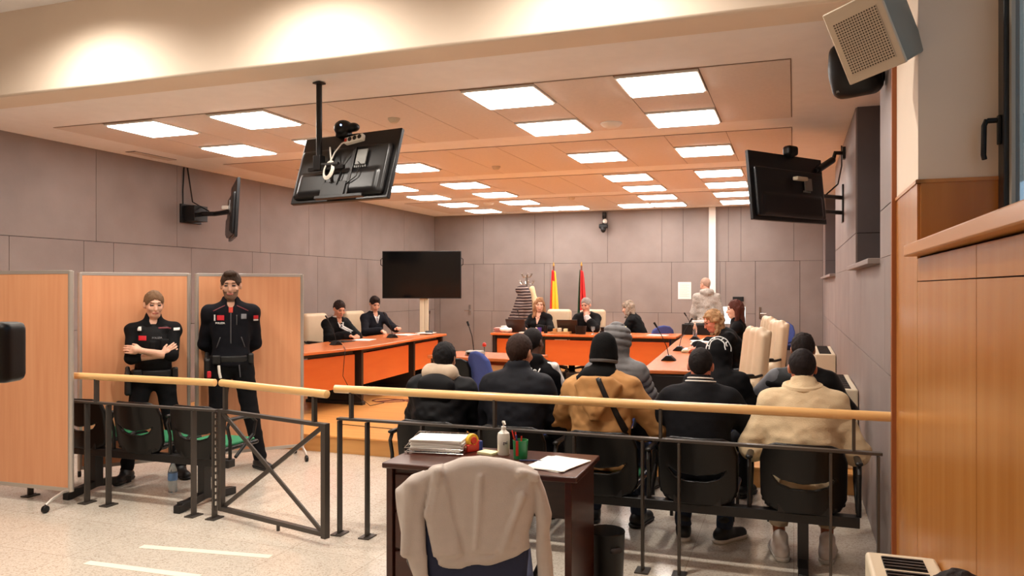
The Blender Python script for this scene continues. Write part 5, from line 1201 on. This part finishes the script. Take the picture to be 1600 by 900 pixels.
# judges
def vfront(i):
    d = tuple(-(i['Rr']@A(0, 1, 0))); decal(i, skin((226, 176, 150)), .09, .12, i['Nk']+A(0, .1, -.11), dn=d, name='neckline', off=.004, taper=.9)
person('blonde woman in black sitting at the judges desk, looking aside', (-4.17, 13.1, ZD), R(172), seat=.46, female=True, lean=6, head=(6, 28, 0), sk=(230, 180, 152), hair=('wavy', (160, 118, 84)), top=dict(m=BKR, o=.02, wide=.02, collar=0, name='robe'), hands={'L': tb(-1, .16, .42, .80), 'R': tb(1, .12, .42, .80)}, extras=vfront, h=.008)
def cuffs(i):
    E_, W_, sp = i['arms'][-1]; sobj('lace_cuff', [cap(E_+(W_-E_)*.35, E_+(W_-E_)*.95, .062, .055, .01)], cloth('lace_grey', (196, 190, 188), bump=.6, bs=60), i['body'], h=.009, noise=[(.008, (40, 40, 40), 1.)])
person('grey-haired judge in a black robe resting his chin on his hand', (-3.32, 13.1, ZD), R(176), seat=.47, lean=10, head=(10, -6, 0), sk=(214, 160, 136), hair=('short', (150, 142, 136)), top=dict(m=BKR, o=.024, b=.01, wide=.02, collar=0, name='robe', sleeve=.5),
       hands={'L': dict(w=(-.05, .25, .985), hint=(-.9, .4, -1), f=(.2, -.35, 1), n=(0, -1, 0), curl=1.2), 'R': tb(1, .10, .40, .80, (-1, .6, 0))}, extras=cuffs, h=.008)
person('woman with grey wavy hair and glasses in profile at the judges desk', (-2.42, 13.35, ZD), R(84), seat=.46, female=True, lean=24, head=(16, 0, 0), sk=(232, 184, 160), hair=('bob', (150, 134, 118)), top=ROBE, hands={'L': tb(-1, .12, .46, .80), 'R': tb(1, .12, .46, .80)}, extras=lambda i: ring(i, .06, .04, .012, WHITEC, 'white_collar', .25), h=.008)
MELA = cloth('melange_grey', (186, 178, 168), .95, rgb2=(150, 142, 134), vs=60)
person('standing man with a shaved head in a mottled grey hoodie, seen from behind', (-1.40, 13.78, ZD), R(14), stand=True, S=.98, lean=7, head=(18, 34, 0), sk=(214, 160, 136), hair=('buzz', (170, 140, 122)), hb=.3, top=dict(m=MELA, o=.022, b=.0, collar=.03, hood='down', hem=.76, name='hoodie', fold=.010), hands={'L': dict(w=(-.25, .12, .80), hint=(-.3, -1, 0), f=(0, .3, -1), n=(1, 0, 0), curl=.6), 'R': dict(w=(.25, .08, .80), hint=(.3, -1, 0), f=(0, .3, -1), n=(-1, 0, 0), curl=.6)}, trous=cloth('khaki_trousers', (132, 116, 100)), h=.008)
# right desk
def glasses(i):
    hp = i['hp']; m = MB()
    for s in (-1, 1):
        m.tube([Vector(hp(s*.032+.022*math.cos(a), .102, .002+.016*math.sin(a))) for a in [2*PI*k/14 for k in range(15)]], .0022, 5); m.tube([Vector(hp(s*.054, .100, .005)), Vector(hp(s*.079, .0, .008))], .0022, 5)
    m.tube([Vector(hp(-.010, .104, .004)), Vector(hp(.010, .104, .004))], .0022, 5); m.build('glasses', mat('glasses_frame', (70, 40, 34), .3), i['body'])
person('woman with curly fair hair and glasses in a black robe, bent over papers', (-.50, 9.2, ZD), R(104), seat=.47, female=False, S=1.0, lean=31, slouch=.03, head=(22, 6, 0), sk=(226, 150, 124), hair=('bob', (166, 130, 92)), top=dict(ROBE, b=.022), hands={'L': tb(-1, .10, .52, .80), 'R': tb(1, .08, .54, .80, curl=.8)}, extras=glasses, h=.008)
person('woman with long brown hair in dark clothes, farthest at the right desk', (-.66, 10.62, ZD), R(92), seat=.47, female=True, lean=4, head=(4, 8, 0), sk=(232, 184, 158), hair=('long', (84, 44, 34)), top=dict(m=BK, o=.02, collar=.02), hands={'L': tb(-1), 'R': tb(1)}, h=.008)
# nearer row on the black bench, seen from behind
def p685(i):
    Nk, Rr = i['Nk'], i['Rr']
    sobj('lining', [cap(Nk+Rr@A(-.07, -.06, .055), Nk+Rr@A(.07, -.06, .055), .062, k=.02), cap(Nk+Rr@A(.07, -.06, .05), Nk+Rr@A(.09, .03, .0), .05, k=.03), cap(Nk+Rr@A(-.07, -.06, .05), Nk+Rr@A(-.09, .03, .0), .05, k=.03)], cloth('lining_beige', (196, 176, 154), .9), i['body'], h=.009, noise=[(.006, (20, 20, 20), 1.)])
    sobj('folded_hood', [ell(Nk+Rr@A(0, -.12, -.05), (.135, .075, .10), .03), rbx(Nk+Rr@A(0, -.115, -.07), (.25, .10, .17), .04, .03)], DKP, i['body'], h=.010, noise=[(.006, (12, 12, 12), 1.)])
person('person in a thick black coat with a beige lining, leftmost of the seated row', (-2.36, 5.02, 0), R(3), seat=.45, S=.95, lean=8, slouch=.02, head=(6, 0, 0), sk=(170, 120, 92), hair=('short', (18, 16, 18)), hb=1.3, top=dict(m=DKP, o=.04, b=.03, collar=.05, fold=.012), extras=p685)
def p800(i): ring(i, .082, .035, .014, cloth('jacket_navy', (24, 25, 31), .7), 'collar_roll', .1)
person('dark-haired man in a black jacket with a stand-up collar, second from the left', (-1.79, 5.02, 0), R(0), seat=.46, S=1.03, lean=5, slouch=.02, head=(8, -12, 0), sk=(196, 136, 104), hair=('crop', (48, 32, 26)), top=dict(m=cloth('jacket_navy', (24, 25, 31), .7), o=.035, b=.025, collar=.075, fold=.008), extras=p800)
def pbrown(i):
    hat_beanie(i); R_ = i['Rr']; d = tuple(R_@A(0, 1, 0)); Nk = i['Nk']
    sobj('scarf', [ell(Nk+R_@A(-.02, -.02, .03), (.13, .10, .065), .03), cap(Nk+R_@A(-.10, -.04, .0), Nk+R_@A(-.14, -.02, -.03), .06), cap(Nk+R_@A(.0, -.0, .04), Nk+R_@A(0, .01, .10), .075)], cloth('scarf_black', (18, 18, 18), .95), i['body'], h=.009, noise=[(.006, (16, 16, 16), 2.)])
    decal(i, mat('strap_black', (14, 14, 15), .5), .032, .44, i['Cc']+R_@A(.115, -.4, -.01), tuple(R_@A(1, 0, .47)), tuple(R_@A(-.47, 0, 1)), d, 'bag_strap', n=(2, 30), off=.006)
TAN = cloth('tan_cotton', (186, 138, 88), .85, var=.04)
person('person in a tan hooded jacket and black beanie with a crossbody strap', (-1.19, 5.02, 0), R(-2), seat=.46, S=1.04, lean=4, slouch=.02, head=(10, 0, 0), sk=(176, 120, 90), hair=('bald', (20, 18, 18)), top=dict(m=TAN, o=.036, b=.016, collar=.03, hood='point', fold=.012, hem=.49), extras=pbrown, trous=JEAN, hands={'L': dict(w=(-.20, .34, .66), hint=(-1, -.4, -.4), f=(.3, 1, -.1), n=(0, 0, -1), curl=.4), 'R': dict(w=(.20, .34, .66), hint=(1, -.4, -.4), f=(-.3, 1, -.1), n=(0, 0, -1), curl=.4)})
def pvars(i):
    tm = i['jacket'].data; bv = BVHTree.FromPolygons([v.co.copy() for v in tm.vertices], [tuple(p.vertices) for p in tm.polygons])
    for zz in (.062, .082):
        pts = []
        for k in range(37):
            d = Vector(i['Rr']@A(math.cos(PI*k/18), math.sin(PI*k/18), 0)); c = Vector(i['Nk']+i['t']*zz)
            q = bv.ray_cast(c+d*.3, -d)[0]; q = q if q is not None and (q-c).length > .04 else c+d*.09
            pts.append(q+d*.001)
        MB().tube(pts, .0052, 8).build('collar_stripe', WHITEC, i['body'])
person('man with cropped hair in a black jacket with a white striped collar', (-.565, 5.02, 0), R(0), seat=.45, S=.965, lean=8, slouch=.03, head=(14, 0, 0), sk=(206, 130, 104), hair=('crop', (26, 20, 20)), hb=.6, top=dict(m=cloth('varsity_dark', (17, 17, 21), .8), o=.036, b=.03, collar=.06, fold=.006), extras=pvars, trous=JEAN, sole=SOLEW,
       hands={'L': dict(w=(-.22, .34, .64), hint=(-1, -.4, -.3), f=(.3, 1, -.1), n=(0, 0, -1), curl=.4), 'R': dict(w=(.22, .34, .64), hint=(1, -.4, -.3), f=(-.3, 1, -.1), n=(0, 0, -1), curl=.4)}, legs={'L': ((-.15, .40, .50), (-.12, .22, .085)), 'R': ((.15, .40, .50), (.14, .24, .085))}, feet={'L': (-.15, 1, 0), 'R': (.8, 1, 0)})
FLEE = cloth('cream_fleece', (218, 194, 158), .95, var=.03, bump=.5, bs=120)
def pbeige(i):
    ring(i, .100, .050, .022, FLEE, 'collar_roll', .30, -.012)
person('man in a cream fleece jacket, rightmost of the nearer seated row', (.055, 5.0, 0), R(2), seat=.45, S=.98, lean=10, slouch=.03, head=(16, 0, 0), sk=(190, 120, 92), hair=('crop', (30, 22, 22)), hb=.8, top=dict(m=FLEE, o=.040, b=.03, collar=.07, fold=.012, hem=.47, name='fleece_jacket'), extras=pbeige, trous=cloth('cream_trousers', (196, 176, 148)), shoe=mat('shoe_white', (232, 220, 212), .6), sole=SOLEW, tcut=.19,
       hands={'L': dict(w=(-.15, .30, .66), hint=(-.8, -.5, -1), f=(.3, 1, -.1), n=(0, 0, -1), curl=.4), 'R': dict(w=(.15, .30, .66), hint=(.8, -.5, -1), f=(-.3, 1, -.1), n=(0, 0, -1), curl=.4)}, legs={'L': ((-.17, .36, .50), (-.13, .06, .085)), 'R': ((.15, .36, .50), (.14, .10, .085))}, feet={'L': (-.2, 1, 0), 'R': (.2, 1, 0)})
# farther row on blue chairs
def ptrack(i):
    R_ = i['Rr']; d = tuple(R_@A(0, 1, 0))
    text_on('nsl.', i['jacket'], WHC, .095, i['Cc']+R_@A(.075, 0, .10), tuple(R_@A(1, 0, -.42)), tuple(R_@A(.42, 0, 1)), d, i['body'], off=.006, depth=.4)
    s = i['sh'][1]; E_ = i['arms'][1][0]; u = nrm(E_-s)
    sobj('sleeve_stripe', [cap(s+A(-.02, -.02, .060), s+A(.045, -.025, .050), .024, .028, .02), cap(s+A(.045, -.025, .050), E_+A(.056, -.025, .022), .028, .028, .02)], WHITEC, i['body'], h=.008)
person('dark-skinned man in a black tracksuit top with white lettering and sleeve stripes', (-2.03, 6.06, 0), R(-4), seat=.47, S=1.0, lean=5, head=(4, -8, 0), sk=(92, 60, 48), hair=('buzz', (26, 20, 20)), hb=.5, top=dict(m=BK, o=.026, b=.012, collar=.03, hood='down', fold=.008), extras=ptrack)
PUFG = cloth('puffer_grey', (112, 110, 110), .55, var=.10)
person('person in a grey quilted puffer jacket with the hood up', (-1.325, 6.06, 0), R(-8), seat=.48, S=1.02, lean=4, head=(10, -10, 0), sk=(190, 140, 110), hair=('short', (40, 30, 26)), top=dict(m=PUFG, o=.032, b=.02, collar=.05, hood='up', baf=(.055, .018), fold=.006))
def plet(i):
    hp = i['hp']; Rh = i['Rh']; tm = i['jacket'].data
    bv = BVHTree.FromPolygons([v.co.copy() for v in tm.vertices], [tuple(p.vertices) for p in tm.polygons])
    def on(a, y, off=.004):
        o = Vector(hp(0, y, .0)); d = Vector(Rh@A(math.cos(a), 0, math.sin(a))); q = bv.ray_cast(o+d*.4, -d)[0]
        return (q if q is not None else o+d*.14)+d*off
    for yy in (-.128, -.074): MB().tube([on(R(a), yy, .001) for a in range(8, 173, 6)], .0048, 6).build('piping', WHC, i['body'])
    for ch, a in (('V', 148), ('N', 112), ('I', 72), ('C', 42)):
        a = R(a); d = Rh@A(math.cos(a), 0, math.sin(a)); text_on(ch, i['jacket'], WHC, .066, hp(0, -.101, 0)+d*.14, tuple(Rh@A(math.sin(a), 0, -math.cos(a))), tuple(Rh@A(0, 1, 0)), tuple(-d), i['body'], off=.004, depth=.2)
person('person in a black coat with the hood up and white letters on its rim', (-.57, 6.06, 0), R(-6), seat=.45, S=.96, lean=14, slouch=.05, head=(22, 0, 0), sk=(180, 130, 100), hair=('short', (30, 24, 22)), top=dict(m=BK, o=.036, b=.03, collar=.05, hood='up', fold=.010), extras=plet)
def pleath(i):
    s = i['sh'][-1]; R_ = i['Rr']; sobj('shoulder_panel', [cap(s+A(0, 0, 0), s+(i['arms'][-1][0]-s)*.75, .094, .084, .02)], cloth('leather_grey', (84, 84, 88), .4), i['body'], h=.009)
person('man in a black leather jacket in the farther row, nearest the right wall', (.06, 6.15, 0), R(-4), seat=.46, S=1.0, lean=5, head=(6, 0, 0), sk=(200, 140, 112), hair=('quiff', (34, 26, 24)), top=dict(m=cloth('leather_black', (14, 13, 14), .45), o=.03, b=.022, collar=.06, fold=.008), extras=pleath, hands={'L': dict(w=(-.22, .32, .66), hint=(-1, -.3, -.3), f=(.3, 1, -.1), n=(0, 0, -1), curl=.4), 'R': dict(w=(.14, .34, .66), hint=(1, -.3, -.5), f=(-.3, 1, -.1), n=(0, 0, -1), curl=.4)})
# spectator whose hair shows at the very bottom edge
r = empty('visitor_chair', (.285, 1.62, 0), 0, 'dark visitor chair below the bottom right edge of the photo', 'chair')
MB().bb(-.2, .2, -.2, .2, .40, .44).build('seat', BLK, r, bev=.01); MB().bb(-.2, .2, -.22, -.19, .5, .8).build('backrest', BLK, r, bev=.01)
m = MB()
for a in (-1, 1):
    for b in (-1, 1): m.cyl((a*.18, b*.18, 0), (a*.18, b*.18, .41), .012, n=8)
    m.cyl((a*.18, -.205, .4), (a*.18, -.205, .55), .012, n=8)
m.build('frame', BLKM, r)
person('dark-haired person whose head only just shows at the bottom right edge', (.292, 1.58, 0), R(0), seat=.44, S=.776, lean=6, head=(8, 0, 0), sk=(200, 150, 124), hair=('short', (34, 26, 24)), top=dict(m=BK, o=.02), h=.009)
